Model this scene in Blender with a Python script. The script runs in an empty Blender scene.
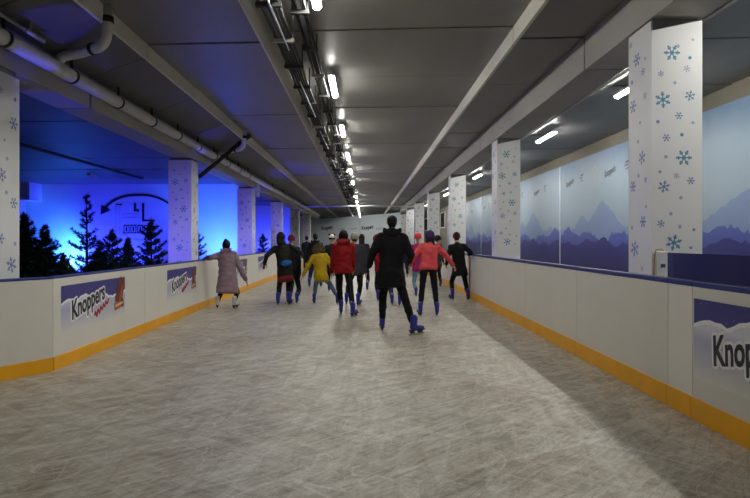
import bpy, bmesh, math, random
from mathutils import Vector, Matrix, noise, Euler

# ------------------------------------------------------------------ camera, world, exposure
sc = bpy.context.scene
COL = sc.collection
F, U0, V0, EYE = 572.0, 365.0, 241.0, 1.5      # focal length in px, vanishing point, eye height
cam_d = bpy.data.cameras.new('camera')
cam_d.sensor_width = 36.0
cam_d.lens = 36.0 * F / 750.0
cam_d.shift_x = (375.0 - U0) / 750.0
cam_d.shift_y = -(249.0 - V0) / 750.0
cam_d.clip_start = 0.05
cam_d.clip_end = 300
cam = bpy.data.objects.new('camera', cam_d)
cam.location = (0, 0, EYE)
cam.rotation_euler = (math.pi / 2, 0, 0)
COL.objects.link(cam)
sc.camera = cam

w = bpy.data.worlds.new('world')
sc.world = w
w.use_nodes = True
w.node_tree.nodes['Background'].inputs[0].default_value = (0.5, 0.55, 0.6, 1)
w.node_tree.nodes['Background'].inputs[1].default_value = 0.02

sc.view_settings.view_transform = 'Standard'
sc.view_settings.look = 'None'
sc.view_settings.exposure = 1.38
sc.view_settings.gamma = 1.0
sc.view_settings.use_curve_mapping = False
sc.cycles.use_denoising = True
sc.cycles.max_bounces = 8
sc.cycles.diffuse_bounces = 5
sc.cycles.sample_clamp_indirect = 4.0
sc.cycles.caustics_reflective = False
sc.cycles.caustics_refractive = False

LAMP = 46.0            # radiance of the ceiling tubes
LAMP_COL = (1.0, 0.985, 0.92)
BLUE = (0.03, 0.045, 1.0)

R = math.radians
PI = math.pi
rnd = random.Random(11)


def P(u, v, Y):
    """the point at depth Y that the photograph shows at (u, v)"""
    return Vector(((u - U0) * Y / F, Y, EYE - (v - V0) * Y / F))


# ------------------------------------------------------------------ materials
def new_mat(name):
    m = bpy.data.materials.new(name)
    m.use_nodes = True
    return m, m.node_tree.nodes, m.node_tree.links, m.node_tree.nodes['Principled BSDF']


def srgb(r, g, b):
    f = lambda c: (c / 255 / 12.92) if c / 255 <= 0.04045 else ((c / 255 + 0.055) / 1.055) ** 2.4
    return (f(r), f(g), f(b), 1.0)


def mat(name, col, rough=0.6, var=0.12, scale=6.0, bump=0.0, bscale=40.0, metal=0.0, spec=0.5, stretch=(1, 1, 1)):
    m, N, L, b = new_mat(name)
    c = col if len(col) == 4 else tuple(col) + (1.0,)
    tc = N.new('ShaderNodeTexCoord')
    mp = N.new('ShaderNodeMapping')
    mp.inputs['Scale'].default_value = stretch
    L.new(tc.outputs['Object'], mp.inputs['Vector'])
    nz = N.new('ShaderNodeTexNoise')
    nz.inputs['Scale'].default_value = scale
    nz.inputs['Detail'].default_value = 5
    L.new(mp.outputs['Vector'], nz.inputs['Vector'])
    rp = N.new('ShaderNodeValToRGB')
    rp.color_ramp.elements[0].position = 0.3
    rp.color_ramp.elements[1].position = 0.7
    rp.color_ramp.elements[0].color = tuple(x * (1 - var) for x in c[:3]) + (1,)
    rp.color_ramp.elements[1].color = tuple(min(1, x * (1 + var)) for x in c[:3]) + (1,)
    L.new(nz.outputs['Fac'], rp.inputs['Fac'])
    L.new(rp.outputs['Color'], b.inputs['Base Color'])
    b.inputs['Roughness'].default_value = rough
    b.inputs['Metallic'].default_value = metal
    b.inputs['Specular IOR Level'].default_value = spec
    if bump:
        n2 = N.new('ShaderNodeTexNoise')
        n2.inputs['Scale'].default_value = bscale
        n2.inputs['Detail'].default_value = 4
        L.new(mp.outputs['Vector'], n2.inputs['Vector'])
        bp = N.new('ShaderNodeBump')
        bp.inputs['Strength'].default_value = bump
        bp.inputs['Distance'].default_value = 0.02
        L.new(n2.outputs['Fac'], bp.inputs['Height'])
        L.new(bp.outputs['Normal'], b.inputs['Normal'])
    return m


def emit(name, col, strength):
    m, N, L, b = new_mat(name)
    b.inputs['Base Color'].default_value = (0.8, 0.8, 0.8, 1)
    b.inputs['Emission Color'].default_value = tuple(col) + (1,)
    b.inputs['Emission Strength'].default_value = strength
    return m


def fog_print(name, stops, lo, hi, rough=0.45):
    """a printed vertical colour fade between local heights lo and hi, with faint mottling"""
    m, N, L, b = new_mat(name)
    tc = N.new('ShaderNodeTexCoord')
    sx = N.new('ShaderNodeSeparateXYZ')
    L.new(tc.outputs['Object'], sx.inputs[0])
    mr = N.new('ShaderNodeMapRange')
    mr.inputs['From Min'].default_value = lo
    mr.inputs['From Max'].default_value = hi
    nz = N.new('ShaderNodeTexNoise')
    nz.inputs['Scale'].default_value = 3.0
    L.new(tc.outputs['Object'], nz.inputs['Vector'])
    ad = N.new('ShaderNodeMath')
    ad.operation = 'MULTIPLY_ADD'
    ad.inputs[1].default_value = 0.12
    ad.inputs[2].default_value = -0.06
    L.new(nz.outputs['Fac'], ad.inputs[0])
    a2 = N.new('ShaderNodeMath')
    L.new(sx.outputs['Z'], mr.inputs['Value'])
    L.new(mr.outputs['Result'], a2.inputs[0])
    L.new(ad.outputs[0], a2.inputs[1])
    rp = N.new('ShaderNodeValToRGB')
    e = rp.color_ramp.elements
    e[0].position, e[0].color = stops[0][0], srgb(*stops[0][1])
    e[1].position, e[1].color = stops[-1][0], srgb(*stops[-1][1])
    for p, c in stops[1:-1]:
        q = e.new(p)
        q.color = srgb(*c)
    L.new(a2.outputs[0], rp.inputs['Fac'])
    L.new(rp.outputs['Color'], b.inputs['Base Color'])
    b.inputs['Roughness'].default_value = rough
    return m


def concrete(name, base, var=0.16, rough=0.62, spec=0.5, streak=1.0):
    m, N, L, b = new_mat(name)
    tc = N.new('ShaderNodeTexCoord')
    n1 = N.new('ShaderNodeTexNoise')
    n1.inputs['Scale'].default_value = 0.9
    n1.inputs['Detail'].default_value = 8
    n1.inputs['Roughness'].default_value = 0.65
    mp = N.new('ShaderNodeMapping')
    mp.inputs['Scale'].default_value = (1.0, 0.35 * streak, 1.0)
    L.new(tc.outputs['Object'], mp.inputs['Vector'])
    L.new(mp.outputs['Vector'], n1.inputs['Vector'])
    rp = N.new('ShaderNodeValToRGB')
    rp.color_ramp.elements[0].position = 0.3
    rp.color_ramp.elements[1].position = 0.72
    rp.color_ramp.elements[0].color = tuple(x * (1 - var) for x in base) + (1,)
    rp.color_ramp.elements[1].color = tuple(x * (1 + var) for x in base) + (1,)
    L.new(n1.outputs['Fac'], rp.inputs['Fac'])
    L.new(rp.outputs['Color'], b.inputs['Base Color'])
    n2 = N.new('ShaderNodeTexNoise')
    n2.inputs['Scale'].default_value = 30
    n2.inputs['Detail'].default_value = 6
    L.new(tc.outputs['Object'], n2.inputs['Vector'])
    bp = N.new('ShaderNodeBump')
    bp.inputs['Strength'].default_value = 0.12
    bp.inputs['Distance'].default_value = 0.02
    L.new(n2.outputs['Fac'], bp.inputs['Height'])
    L.new(bp.outputs['Normal'], b.inputs['Normal'])
    b.inputs['Roughness'].default_value = rough
    b.inputs['Specular IOR Level'].default_value = spec
    return m


def ice_material():
    m, N, L, b = new_mat('scratched_ice')
    tc = N.new('ShaderNodeTexCoord')

    def noise_tex(scale, detail=3, rough=0.5, stretch=(1, 1, 1), rot=0.0, dist=0.0):
        mp = N.new('ShaderNodeMapping')
        mp.vector_type = 'TEXTURE'
        mp.inputs['Scale'].default_value = tuple(1.0 / q for q in stretch)
        mp.inputs['Rotation'].default_value = (0, 0, rot)
        L.new(tc.outputs['Object'], mp.inputs['Vector'])
        n = N.new('ShaderNodeTexNoise')
        n.inputs['Scale'].default_value = scale
        n.inputs['Detail'].default_value = detail
        n.inputs['Roughness'].default_value = rough
        n.inputs['Distortion'].default_value = dist
        L.new(mp.outputs['Vector'], n.inputs['Vector'])
        return n.outputs['Fac']

    def math2(op, a, b_, clamp=False):
        n = N.new('ShaderNodeMath')
        n.operation = op
        n.use_clamp = clamp
        for i, x in enumerate((a, b_)):
            if isinstance(x, (int, float)):
                n.inputs[i].default_value = x
            elif x is not None:
                L.new(x, n.inputs[i])
        return n.outputs[0]

    def line(fac, width, at=0.5):
        """thin curved scratches: where a noise crosses a level"""
        d = math2('ABSOLUTE', math2('SUBTRACT', fac, at), None)
        n = N.new('ShaderNodeMapRange')
        n.inputs['From Min'].default_value = 0
        n.inputs['From Max'].default_value = width
        n.inputs['To Min'].default_value = 1
        n.inputs['To Max'].default_value = 0
        L.new(d, n.inputs['Value'])
        return n.outputs['Result']

    def ramp(fac, lo, hi):
        n = N.new('ShaderNodeMapRange')
        n.inputs['From Min'].default_value = lo
        n.inputs['From Max'].default_value = hi
        L.new(fac, n.inputs['Value'])
        return n.outputs['Result']

    def mix(fac, a, b_):
        n = N.new('ShaderNodeMix')
        n.data_type = 'RGBA'
        L.new(fac, n.inputs[0])
        for i, x in ((6, a), (7, b_)):
            if isinstance(x, tuple):
                n.inputs[i].default_value = x
            else:
                L.new(x, n.inputs[i])
        return n.outputs[2]

    cloud = ramp(noise_tex(0.55, 5, 0.6, dist=0.5), 0.40, 0.60)
    base = mix(cloud, srgb(164, 150, 126), srgb(186, 180, 166))
    sx = N.new('ShaderNodeSeparateXYZ')
    L.new(tc.outputs['Object'], sx.inputs[0])
    # shadow of the right-hand boards, painted into the ice as a darker strip
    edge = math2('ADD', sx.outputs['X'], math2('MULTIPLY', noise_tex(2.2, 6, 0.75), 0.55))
    board_shade = ramp(edge, 1.98, 2.08)
    base = mix(math2('MULTIPLY', board_shade, 0.35), base, srgb(118, 108, 90))
    lip = line(edge, 0.05, 1.99)
    base = mix(math2('MULTIPLY', lip, 0.45), base, srgb(226, 222, 210))
    # marbled slush
    mb = ramp(noise_tex(1.5, 9, 0.72, dist=1.8), 0.44, 0.58)
    base = mix(math2('MULTIPLY', mb, 0.50), base, srgb(222, 218, 206))
    mb = ramp(noise_tex(2.1, 9, 0.72, rot=1.0, dist=1.5), 0.50, 0.62)
    base = mix(math2('MULTIPLY', mb, 0.55), base, srgb(116, 100, 76))
    # streaks of shaved ice along the skated curves
    for rot, sx_, sy_, sc_, amt in ((R(28), 0.35, 4.0, 2.2, 0.60), (R(-38), 0.4, 4.5, 1.9, 0.36), (R(78), 0.4, 4.0, 2.0, 0.36), (R(45), 0.3, 7.0, 3.5, 0.40)):
        q = ramp(noise_tex(sc_, 6, 0.7, (sx_, sy_, 1), rot, 0.6), 0.50, 0.64)
        base = mix(math2('MULTIPLY', q, amt), base, srgb(232, 230, 220))
        q = ramp(noise_tex(sc_ * 1.3, 6, 0.7, (sx_, sy_, 1), rot + 0.2, 0.6), 0.52, 0.66)
        base = mix(math2('MULTIPLY', q, amt), base, srgb(112, 102, 84))
    fine = ramp(noise_tex(34, 6, 0.75), 0.42, 0.60)
    base = mix(math2('MULTIPLY', fine, 0.20), base, srgb(104, 96, 80))
    # curved blade marks
    for sc_, wd, at, amt in ((0.9, 0.0035, 0.5, 0.5), (1.3, 0.005, 0.46, 0.45), (1.9, 0.006, 0.54, 0.4), (0.7, 0.0025, 0.55, 0.45), (2.6, 0.008, 0.5, 0.35)):
        l_ = line(noise_tex(sc_, 1.5, 0.4, (0.6, 1.1, 1), sc_ * 2.0, 0.9), wd, at)
        brk = ramp(noise_tex(1.4 + sc_, 3, 0.6, rot=sc_), 0.46, 0.56)
        base = mix(math2('MULTIPLY', math2('MULTIPLY', l_, brk), amt), base, srgb(236, 234, 226))
    L.new(base, b.inputs['Base Color'])
    b.inputs['Roughness'].default_value = 0.36
    b.inputs['Specular IOR Level'].default_value = 0.6
    hb = math2('ADD', noise_tex(9, 6, 0.7, (1, 2.5, 1), 0.4, 0.6), math2('MULTIPLY', noise_tex(45, 3, 0.6), 0.4))
    bp = N.new('ShaderNodeBump')
    bp.inputs['Strength'].default_value = 0.5
    bp.inputs['Distance'].default_value = 0.02
    L.new(hb, bp.inputs['Height'])
    L.new(bp.outputs['Normal'], b.inputs['Normal'])
    return m


M = {}
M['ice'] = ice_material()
M['floor'] = concrete('dark_floor_concrete', (0.10, 0.095, 0.09))
M['ceil'] = concrete('ceiling_concrete', (0.185, 0.178, 0.168), rough=0.42, spec=0.55)
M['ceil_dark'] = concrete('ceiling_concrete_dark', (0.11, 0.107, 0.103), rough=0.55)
M['joint'] = mat('joint_dark', (0.015, 0.015, 0.015), 0.8)
M['beam'] = concrete('beam_concrete', (0.37, 0.35, 0.31), rough=0.6)
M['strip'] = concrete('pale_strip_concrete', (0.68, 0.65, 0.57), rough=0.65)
M['wallc'] = concrete('wall_concrete', (0.19, 0.172, 0.13), rough=0.75)
M['wallw'] = mat('white_painted_wall', (0.62, 0.63, 0.66), 0.7, 0.05, 1.5)
M['core'] = concrete('pillar_concrete', (0.22, 0.22, 0.22))
M['wrap'] = mat('white_wrap', srgb(226, 226, 226), 0.42, 0.03, 1.2)
M['flake_teal'] = mat('print_teal', srgb(80, 150, 178), 0.45, 0.03)
M['flake_blue'] = mat('print_periwinkle', srgb(120, 140, 190), 0.45, 0.03)
M['flake_grey'] = mat('print_grey_blue', srgb(165, 172, 188), 0.45, 0.03)
M['board'] = mat('white_board_plastic', srgb(216, 213, 204), 0.38, 0.03, 2.0, 0.03, 8)
M['board_b'] = mat('fresh_white_board_plastic', srgb(226, 224, 216), 0.36, 0.02, 2.0, 0.03, 8)
M['kick'] = mat('yellow_kick_plastic', srgb(236, 170, 10), 0.42, 0.08, 3.0, 0.04, 10)
M['cap'] = mat('blue_cap_plastic', srgb(28, 44, 122), 0.4, 0.08)
M['navy'] = mat('navy_sheet', srgb(30, 30, 92), 0.7, 0.1, 1.5, 0.05, 3, spec=0.15)
M['pipe'] = mat('grey_pipe_plastic', (0.6, 0.6, 0.58), 0.4, 0.06)
M['steel'] = mat('galvanised_steel', (0.42, 0.42, 0.42), 0.35, 0.1, metal=0.7)
M['darksteel'] = mat('dark_steel', (0.05, 0.05, 0.05), 0.8, 0.15, spec=0.2)
M['clampm'] = mat('clamp_rubber', (0.04, 0.04, 0.04), 0.85, spec=0.2)
M['lamp_body'] = mat('lamp_housing', (0.6, 0.6, 0.58), 0.5, 0.04)
M['lamp'] = emit('lamp_tube', LAMP_COL, LAMP)
M['lamp_off'] = mat('unlit_tube', (0.55, 0.55, 0.54), 0.4)
M['ink'] = mat('print_dark', srgb(24, 24, 44), 0.45, 0.05)
M['ink_grey'] = mat('print_grey', srgb(64, 70, 80), 0.45, 0.05)
M['ink_pale'] = mat('print_pale_grey', srgb(150, 158, 165), 0.45, 0.05)
M['ink_white'] = mat('print_white', srgb(236, 236, 238), 0.45, 0.02)
M['ink_red'] = mat('print_red', srgb(184, 40, 40), 0.45, 0.05)
M['cocoa'] = mat('print_cocoa_brown', srgb(96, 44, 30), 0.45, 0.35, 14)
M['cream'] = mat('print_cream', srgb(224, 190, 140), 0.45, 0.1, 14)
M['wafer'] = mat('print_wafer_orange', srgb(176, 84, 40), 0.45, 0.2, 14)
M['ad_sky'] = fog_print('print_night_sky', [(0.0, (66, 62, 138)), (1.0, (56, 54, 126))], 0.7, 1.05)
M['ad_snow'] = fog_print('print_snow_haze', [(0.0, (222, 220, 212)), (0.35, (196, 194, 204)), (0.75, (176, 176, 204)), (1.0, (214, 216, 228))], 0.36, 0.80)
M['ad_snow'].name = 'print_snow_haze'
M['mt_sky'] = fog_print('print_pale_sky', [(0.0, (140, 155, 170)), (0.45, (150, 166, 177)), (0.8, (134, 155, 172)), (1.0, (106, 134, 166))], 1.2, 4.15)
M['mt_far'] = fog_print('print_far_mountain', [(0.0, (122, 140, 178)), (1.0, (126, 144, 174))], 1.3, 2.8)
M['mt_mid'] = fog_print('print_mid_mountain', [(0.0, (58, 66, 148)), (1.0, (84, 98, 162))], 1.1, 1.9)
M['mt_near'] = fog_print('print_near_mountain', [(0.0, (38, 36, 100)), (1.0, (48, 46, 116))], 0.8, 1.6)
M['bark'] = mat('bark', (0.05, 0.035, 0.025), 0.9, 0.3, 20)
M['needle'] = mat('fir_needles', (0.018, 0.045, 0.022), 0.7, 0.3, 8)
M['needle_pale'] = mat('frosted_needles', (0.03, 0.05, 0.05), 0.7, 0.3, 8)
M['flood'] = mat('black_floodlight_case', (0.02, 0.02, 0.02), 0.4)
M['flood_lens'] = emit('blue_flood_lens', (0.02, 0.15, 1.0), 0.8)
M['endw'] = fog_print('print_pale_end_wall', [(0.0, (226, 234, 236)), (1.0, (214, 226, 232))], 0.5, 4.2)
M['dark_glass'] = mat('dark_window_glass', (0.01, 0.012, 0.014), 0.15)
M['plastic_white'] = mat('white_plastic', srgb(215, 215, 215), 0.4, 0.03)
M['tan'] = mat('tan_cable', srgb(168, 140, 96), 0.5, 0.05)


# ------------------------------------------------------------------ building helpers
def link(o, parent=None):
    COL.objects.link(o)
    if parent is not None:
        o.parent = parent
    return o


def obj(name, bm, mats, parent=None, loc=None, rot=None, smooth=False):
    me = bpy.data.meshes.new(name)
    bmesh.ops.recalc_face_normals(bm, faces=bm.faces[:])
    bm.to_mesh(me)
    bm.free()
    for m in (mats if isinstance(mats, (list, tuple)) else [mats]):
        me.materials.append(m)
    if smooth:
        me.polygons.foreach_set('use_smooth', [True] * len(me.polygons))
    o = bpy.data.objects.new(name, me)
    if loc is not None:
        o.location = loc
    if rot is not None:
        o.rotation_euler = rot
    return link(o, parent)


def obj_me(name, me, parent=None, loc=None, rot=None):
    o = bpy.data.objects.new(name, me)
    if loc is not None:
        o.location = loc
    if rot is not None:
        o.rotation_euler = rot
    return link(o, parent)


def tag(o, label=None, cat=None, group=None, kind=None):
    if label:
        o['label'] = label
    if cat:
        o['category'] = cat
    if group:
        o['group'] = group
    if kind:
        o['kind'] = kind
    return o


def thing(name, label, cat, loc=(0, 0, 0), rz=0.0, group=None):
    o = bpy.data.objects.new(name, None)
    o.empty_display_size = 0.1
    o.location = loc
    o.rotation_euler = (0, 0, rz)
    COL.objects.link(o)
    return tag(o, label, cat, group)


def struct(name, bm, mats, label=None, parent=None, smooth=False):
    o = obj(name, bm, mats, parent, smooth=smooth)
    if parent is None:
        tag(o, label, None, None, 'structure')
    return o


def dup(root, loc, rz=None, label=None, group=None, scale=None):
    r = root.copy()
    COL.objects.link(r)
    r.location = loc
    if rz is not None:
        r.rotation_euler = (0, 0, rz)
    if scale is not None:
        r.scale = (scale, scale, scale)
    if label:
        r['label'] = label
    if group:
        r['group'] = group
    for ch in list(root.children):
        c = ch.copy()
        COL.objects.link(c)
        c.parent = r
        for g in ch.children:
            d = g.copy()
            COL.objects.link(d)
            d.parent = c
    return r


def add_box(bm, x0, x1, y0, y1, z0, z1, mi=0, skew=0.0):
    vs = [bm.verts.new((x, y - skew * x, z)) for z in (z0, z1) for y in (y0, y1) for x in (x0, x1)]
    fs = []
    for f in ((0, 1, 3, 2), (4, 6, 7, 5), (0, 4, 5, 1), (2, 3, 7, 6), (0, 2, 6, 4), (1, 5, 7, 3)):
        a = bm.faces.new([vs[i] for i in f])
        a.material_index = mi
        fs.append(a)
    return vs


def bbox(bm, *a, bev=0.0, seg=2, mi=0):
    """a box with bevelled edges"""
    b2 = bmesh.new()
    add_box(b2, *a)
    if bev:
        bmesh.ops.bevel(b2, geom=b2.edges[:], offset=bev, segments=seg, affect='EDGES', profile=0.5)
    me = bpy.data.meshes.new('tmp')
    b2.to_mesh(me)
    b2.free()
    n0 = len(bm.faces)
    bm.from_mesh(me)
    bpy.data.meshes.remove(me)
    bm.faces.ensure_lookup_table()
    for i in range(n0, len(bm.faces)):
        bm.faces[i].material_index = mi


def frame_of(d):
    d = d.normalized()
    a = Vector((0, 0, 1)) if abs(d.z) < 0.9 else Vector((0, 1, 0))
    u = d.cross(a).normalized()
    return u, u.cross(d).normalized()


def loft(bm, rings, mi=0, cap=True):
    """rings: lists of points with equal count"""
    vr = [[bm.verts.new(p) for p in r] for r in rings]
    n = len(vr[0])
    for a, b in zip(vr, vr[1:]):
        for i in range(n):
            f = bm.faces.new((a[i], a[(i + 1) % n], b[(i + 1) % n], b[i]))
            f.material_index = mi
            f.smooth = True
    if cap:
        for r in (vr[0][::-1], vr[-1]):
            f = bm.faces.new(r)
            f.material_index = mi


def tube(bm, pts, r, seg=10, mi=0):
    pts = [Vector(p) for p in pts]
    rs = r if isinstance(r, (list, tuple)) else [r] * len(pts)
    rings = []
    u = None
    for i, p in enumerate(pts):
        d = (pts[min(i + 1, len(pts) - 1)] - pts[max(i - 1, 0)]).normalized()
        if u is None:
            u, v = frame_of(d)
        else:
            u = (u - d * u.dot(d)).normalized()
            v = u.cross(d).normalized()
        rings.append([p + (u * math.cos(2 * PI * k / seg) + v * math.sin(2 * PI * k / seg)) * rs[i] for k in range(seg)])
    loft(bm, rings, mi)


def capsule(bm, p0, r0, p1, r1, seg=12, flat=1.0, flat_dir=None, mi=0):
    """a rounded tapered limb"""
    p0, p1 = Vector(p0), Vector(p1)
    d = p1 - p0
    if d.length < 1e-5:
        d = Vector((0, 0, 1e-4))
    n = d.normalized()
    if flat_dir is not None:
        u = (flat_dir - n * flat_dir.dot(n)).normalized()
        v = n.cross(u)
    else:
        u, v = frame_of(n)
    rings = []
    for a in (85, 60, 30):
        rings.append((p0 - n * r0 * math.sin(R(a)), r0 * math.cos(R(a))))
    rings.append((p0, r0))
    rings.append((p1, r1))
    for a in (30, 60, 85):
        rings.append((p1 + n * r1 * math.sin(R(a)), r1 * math.cos(R(a))))
    loft(bm, [[c + (u * math.cos(2 * PI * k / seg) * flat + v * math.sin(2 * PI * k / seg)) * r for k in range(seg)] for c, r in rings], mi)


def ellipsoid(bm, c, rx, ry, rz, rot=None, seg=14, mi=0):
    m = Matrix.Translation(c) @ (rot.to_4x4() if rot is not None else Matrix()) @ Matrix.Diagonal((rx, ry, rz, 1))
    r = bmesh.ops.create_uvsphere(bm, u_segments=seg, v_segments=max(8, seg * 2 // 3), radius=1.0, matrix=m)
    for v in r['verts']:
        for f in v.link_faces:
            f.material_index = mi
            f.smooth = True


def poly(bm, pts, mi=0):
    f = bm.faces.new([bm.verts.new(p) for p in pts])
    f.material_index = mi
    return f


def slab_poly(bm, pts, nrm, th, mi=0):
    """a thin solid with outline pts, th thick along nrm"""
    a = [bm.verts.new(p) for p in pts]
    b = [bm.verts.new(Vector(p) + nrm * th) for p in pts]
    n = len(a)
    for f in ([a[::-1], b] + [[a[i], a[(i + 1) % n], b[(i + 1) % n], b[i]] for i in range(n)]):
        try:
            bm.faces.new(f).material_index = mi
        except ValueError:
            pass


def grow(bm, voxel, smooth=6, wrinkle=0.0, wscale=9.0, keep=None):
    """merge overlapping shapes into one continuous skin"""
    me = bpy.data.meshes.new('tmp')
    bmesh.ops.recalc_face_normals(bm, faces=bm.faces[:])
    bm.to_mesh(me)
    bm.free()
    o = bpy.data.objects.new('tmp', me)
    COL.objects.link(o)
    r = o.modifiers.new('r', 'REMESH')
    r.mode = 'VOXEL'
    r.voxel_size = voxel
    s = o.modifiers.new('s', 'SMOOTH')
    s.factor = 0.5
    s.iterations = smooth
    dg = bpy.context.evaluated_depsgraph_get()
    out = bpy.data.meshes.new_from_object(o.evaluated_get(dg))
    bpy.data.objects.remove(o)
    bpy.data.meshes.remove(me)
    out.materials.clear()
    if wrinkle:
        ns = [v.normal.copy() for v in out.vertices]
        for v, n in zip(out.vertices, ns):
            q = v.co * wscale
            q.z *= 1.9
            v.co += n * (noise.noise(q) * wrinkle + noise.noise(q * 2.3) * wrinkle * 0.4)
    out.polygons.foreach_set('use_smooth', [True] * len(out.polygons))
    return out


def text_bm(bm, body, size, M4, mi=0, bold=0.0, shear=0.0, xs=1.0, depth=0.002, align='LEFT'):
    """lettering, laid through the matrix M4 (x reads, y is up, z stands off the surface)"""
    c = bpy.data.curves.new('tmp', 'FONT')
    c.body = body
    c.size = size
    c.offset = bold
    c.shear = shear
    c.extrude = depth / 2
    c.align_x = align
    c.resolution_u = 3
    o = bpy.data.objects.new('tmp', c)
    COL.objects.link(o)
    dg = bpy.context.evaluated_depsgraph_get()
    me = bpy.data.meshes.new_from_object(o.evaluated_get(dg))
    bpy.data.objects.remove(o)
    bpy.data.curves.remove(c)
    me.materials.clear()
    me.transform(M4 @ Matrix.Diagonal((xs, 1, 1, 1)))
    n0 = len(bm.faces)
    bm.from_mesh(me)
    bpy.data.meshes.remove(me)
    bm.faces.ensure_lookup_table()
    for i in range(n0, len(bm.faces)):
        bm.faces[i].material_index = mi


def basis(origin, xdir, ydir):
    x = Vector(xdir).normalized()
    y = Vector(ydir).normalized()
    z = x.cross(y)
    m = Matrix((x, y, z)).transposed().to_4x4()
    m.translation = Vector(origin)
    return m


# ================================================================== THE SETTING
XR, XL = 2.77, -3.60            # rink boards
ZC, ZRS, ZLS = 4.75, 4.57, 4.60  # ceiling heights: middle, right soffit, left soffit
SK = 0.06
YA, YB = -10.0, 78.0

LEFT_LINE = [(-6.6, 1.42), (-3.89, 6.10), (-3.60, 6.60)]

bm = bmesh.new()
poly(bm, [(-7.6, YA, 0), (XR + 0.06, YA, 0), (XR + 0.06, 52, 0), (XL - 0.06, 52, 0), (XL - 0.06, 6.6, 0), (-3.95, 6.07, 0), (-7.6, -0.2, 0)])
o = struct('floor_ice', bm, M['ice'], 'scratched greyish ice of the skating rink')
bm = bmesh.new()
add_box(bm, -17.5, 7.6, YA, YB, -0.3, -0.02)
struct('floor', bm, M['floor'], 'dark concrete floor around the rink')

joints = [YA] + [8.8 + 2.56 * k for k in range(-7, 27)] + [YB]
joints = [j for j in joints if YA <= j <= YB]


def ceiling_strip(bm, x0, x1, z0, z1):
    for a, b in zip(joints, joints[1:]):
        ga = 0.035 if abs(a - 8.8) < 0.01 else 0.012
        gb = 0.035 if abs(b - 8.8) < 0.01 else 0.012
        dz = rnd.uniform(-0.012, 0.012)
        add_box(bm, x0, x1, a + ga, b - gb, z0 + dz, z1, 0, SK)


bm = bmesh.new()
ceiling_strip(bm, -1.474, 2.27, ZC, ZC + 0.35)
ceiling_strip(bm, -3.44, -1.476, ZLS, ZC + 0.35)
ceiling_strip(bm, 2.272, 3.31, ZRS, ZC + 0.35)
ceiling_strip(bm, 3.9, 7.3, 4.50, ZC + 0.35)
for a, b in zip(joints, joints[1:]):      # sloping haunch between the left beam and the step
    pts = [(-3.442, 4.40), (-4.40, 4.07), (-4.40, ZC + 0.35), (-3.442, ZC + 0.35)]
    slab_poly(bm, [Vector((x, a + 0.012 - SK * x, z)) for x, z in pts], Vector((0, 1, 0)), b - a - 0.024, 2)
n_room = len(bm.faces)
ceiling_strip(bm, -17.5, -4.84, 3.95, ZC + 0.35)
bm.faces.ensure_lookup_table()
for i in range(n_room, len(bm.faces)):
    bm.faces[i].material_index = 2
add_box(bm, -17.5, 7.6, YA - 1, YB + 1, ZC + 0.36, ZC + 0.6, 1)
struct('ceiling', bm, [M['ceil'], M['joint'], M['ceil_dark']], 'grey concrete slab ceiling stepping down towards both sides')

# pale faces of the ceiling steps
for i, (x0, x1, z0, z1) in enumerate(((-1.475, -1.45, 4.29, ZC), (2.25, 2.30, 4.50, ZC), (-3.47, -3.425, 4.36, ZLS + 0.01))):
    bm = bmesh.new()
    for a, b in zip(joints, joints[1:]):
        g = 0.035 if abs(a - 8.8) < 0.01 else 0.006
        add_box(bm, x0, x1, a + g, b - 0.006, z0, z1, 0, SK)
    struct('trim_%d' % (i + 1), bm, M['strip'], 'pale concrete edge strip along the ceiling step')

for nm, x0, x1, z0, z1 in (('beam_left', -4.86, -4.35, 3.60, 4.5), ('beam_right', 3.30, 3.90, 4.07, 4.7)):
    bm = bmesh.new()
    js = [YA, 0.98, 8.8, 16.5, 24.25, 32, 39.75, 47.5, 53.6]
    for a, b in zip(js, js[1:]):
        add_box(bm, x0, x1, a + 0.03, b - 0.03, z0, z1, 0, SK)
    add_box(bm, x0 + 0.05, x1 - 0.05, YA, 53.5, z0 + 0.02, z1 - 0.03, 1)
    struct(nm, bm, [M['beam'], M['joint']], 'long concrete beam over the row of wrapped pillars')

bm = bmesh.new()
add_box(bm, 7.02, 7.3, YA, YB, -0.02, 4.6)
struct('wall_right', bm, M['wallc'], 'tan concrete wall behind the mountain banners')
bm = bmesh.new()
add_box(bm, -17.5, -17.2, YA, YB, -0.02, 4.2)
struct('wall_left', bm, M['wallw'], 'wall of the blue lit side room')
bm = bmesh.new()
add_box(bm, -17.5, 7.6, YB - 0.3, YB, -0.02, 5.0)
struct('wall_far', bm, M['core'], 'dark concrete wall far behind the rink')
bm = bmesh.new()
add_box(bm, -17.5, 7.6, YA - 0.3, YA, -0.3, 5.0)
struct('wall_rear', bm, M['wallc'], 'concrete wall behind the viewer')
for nm, y, x0, x1 in (('wall_back', 24.5, -17.2, -4.72), ('wall_middle', 40.2, -17.2, -4.9), ('wall_end', 57.0, -17.2, -5.75)):
    bm = bmesh.new()
    add_box(bm, x0, x1, y, y + 0.15, -0.02, 3.95)
    if nm == 'wall_back':      # boxed-in corner with a low beam
        add_box(bm, -17.2, -13.85, y - 0.9, y + 0.001, 3.2, 3.95)
    struct(nm, bm, M['wallw'], 'white partition wall lit blue from below')

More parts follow.
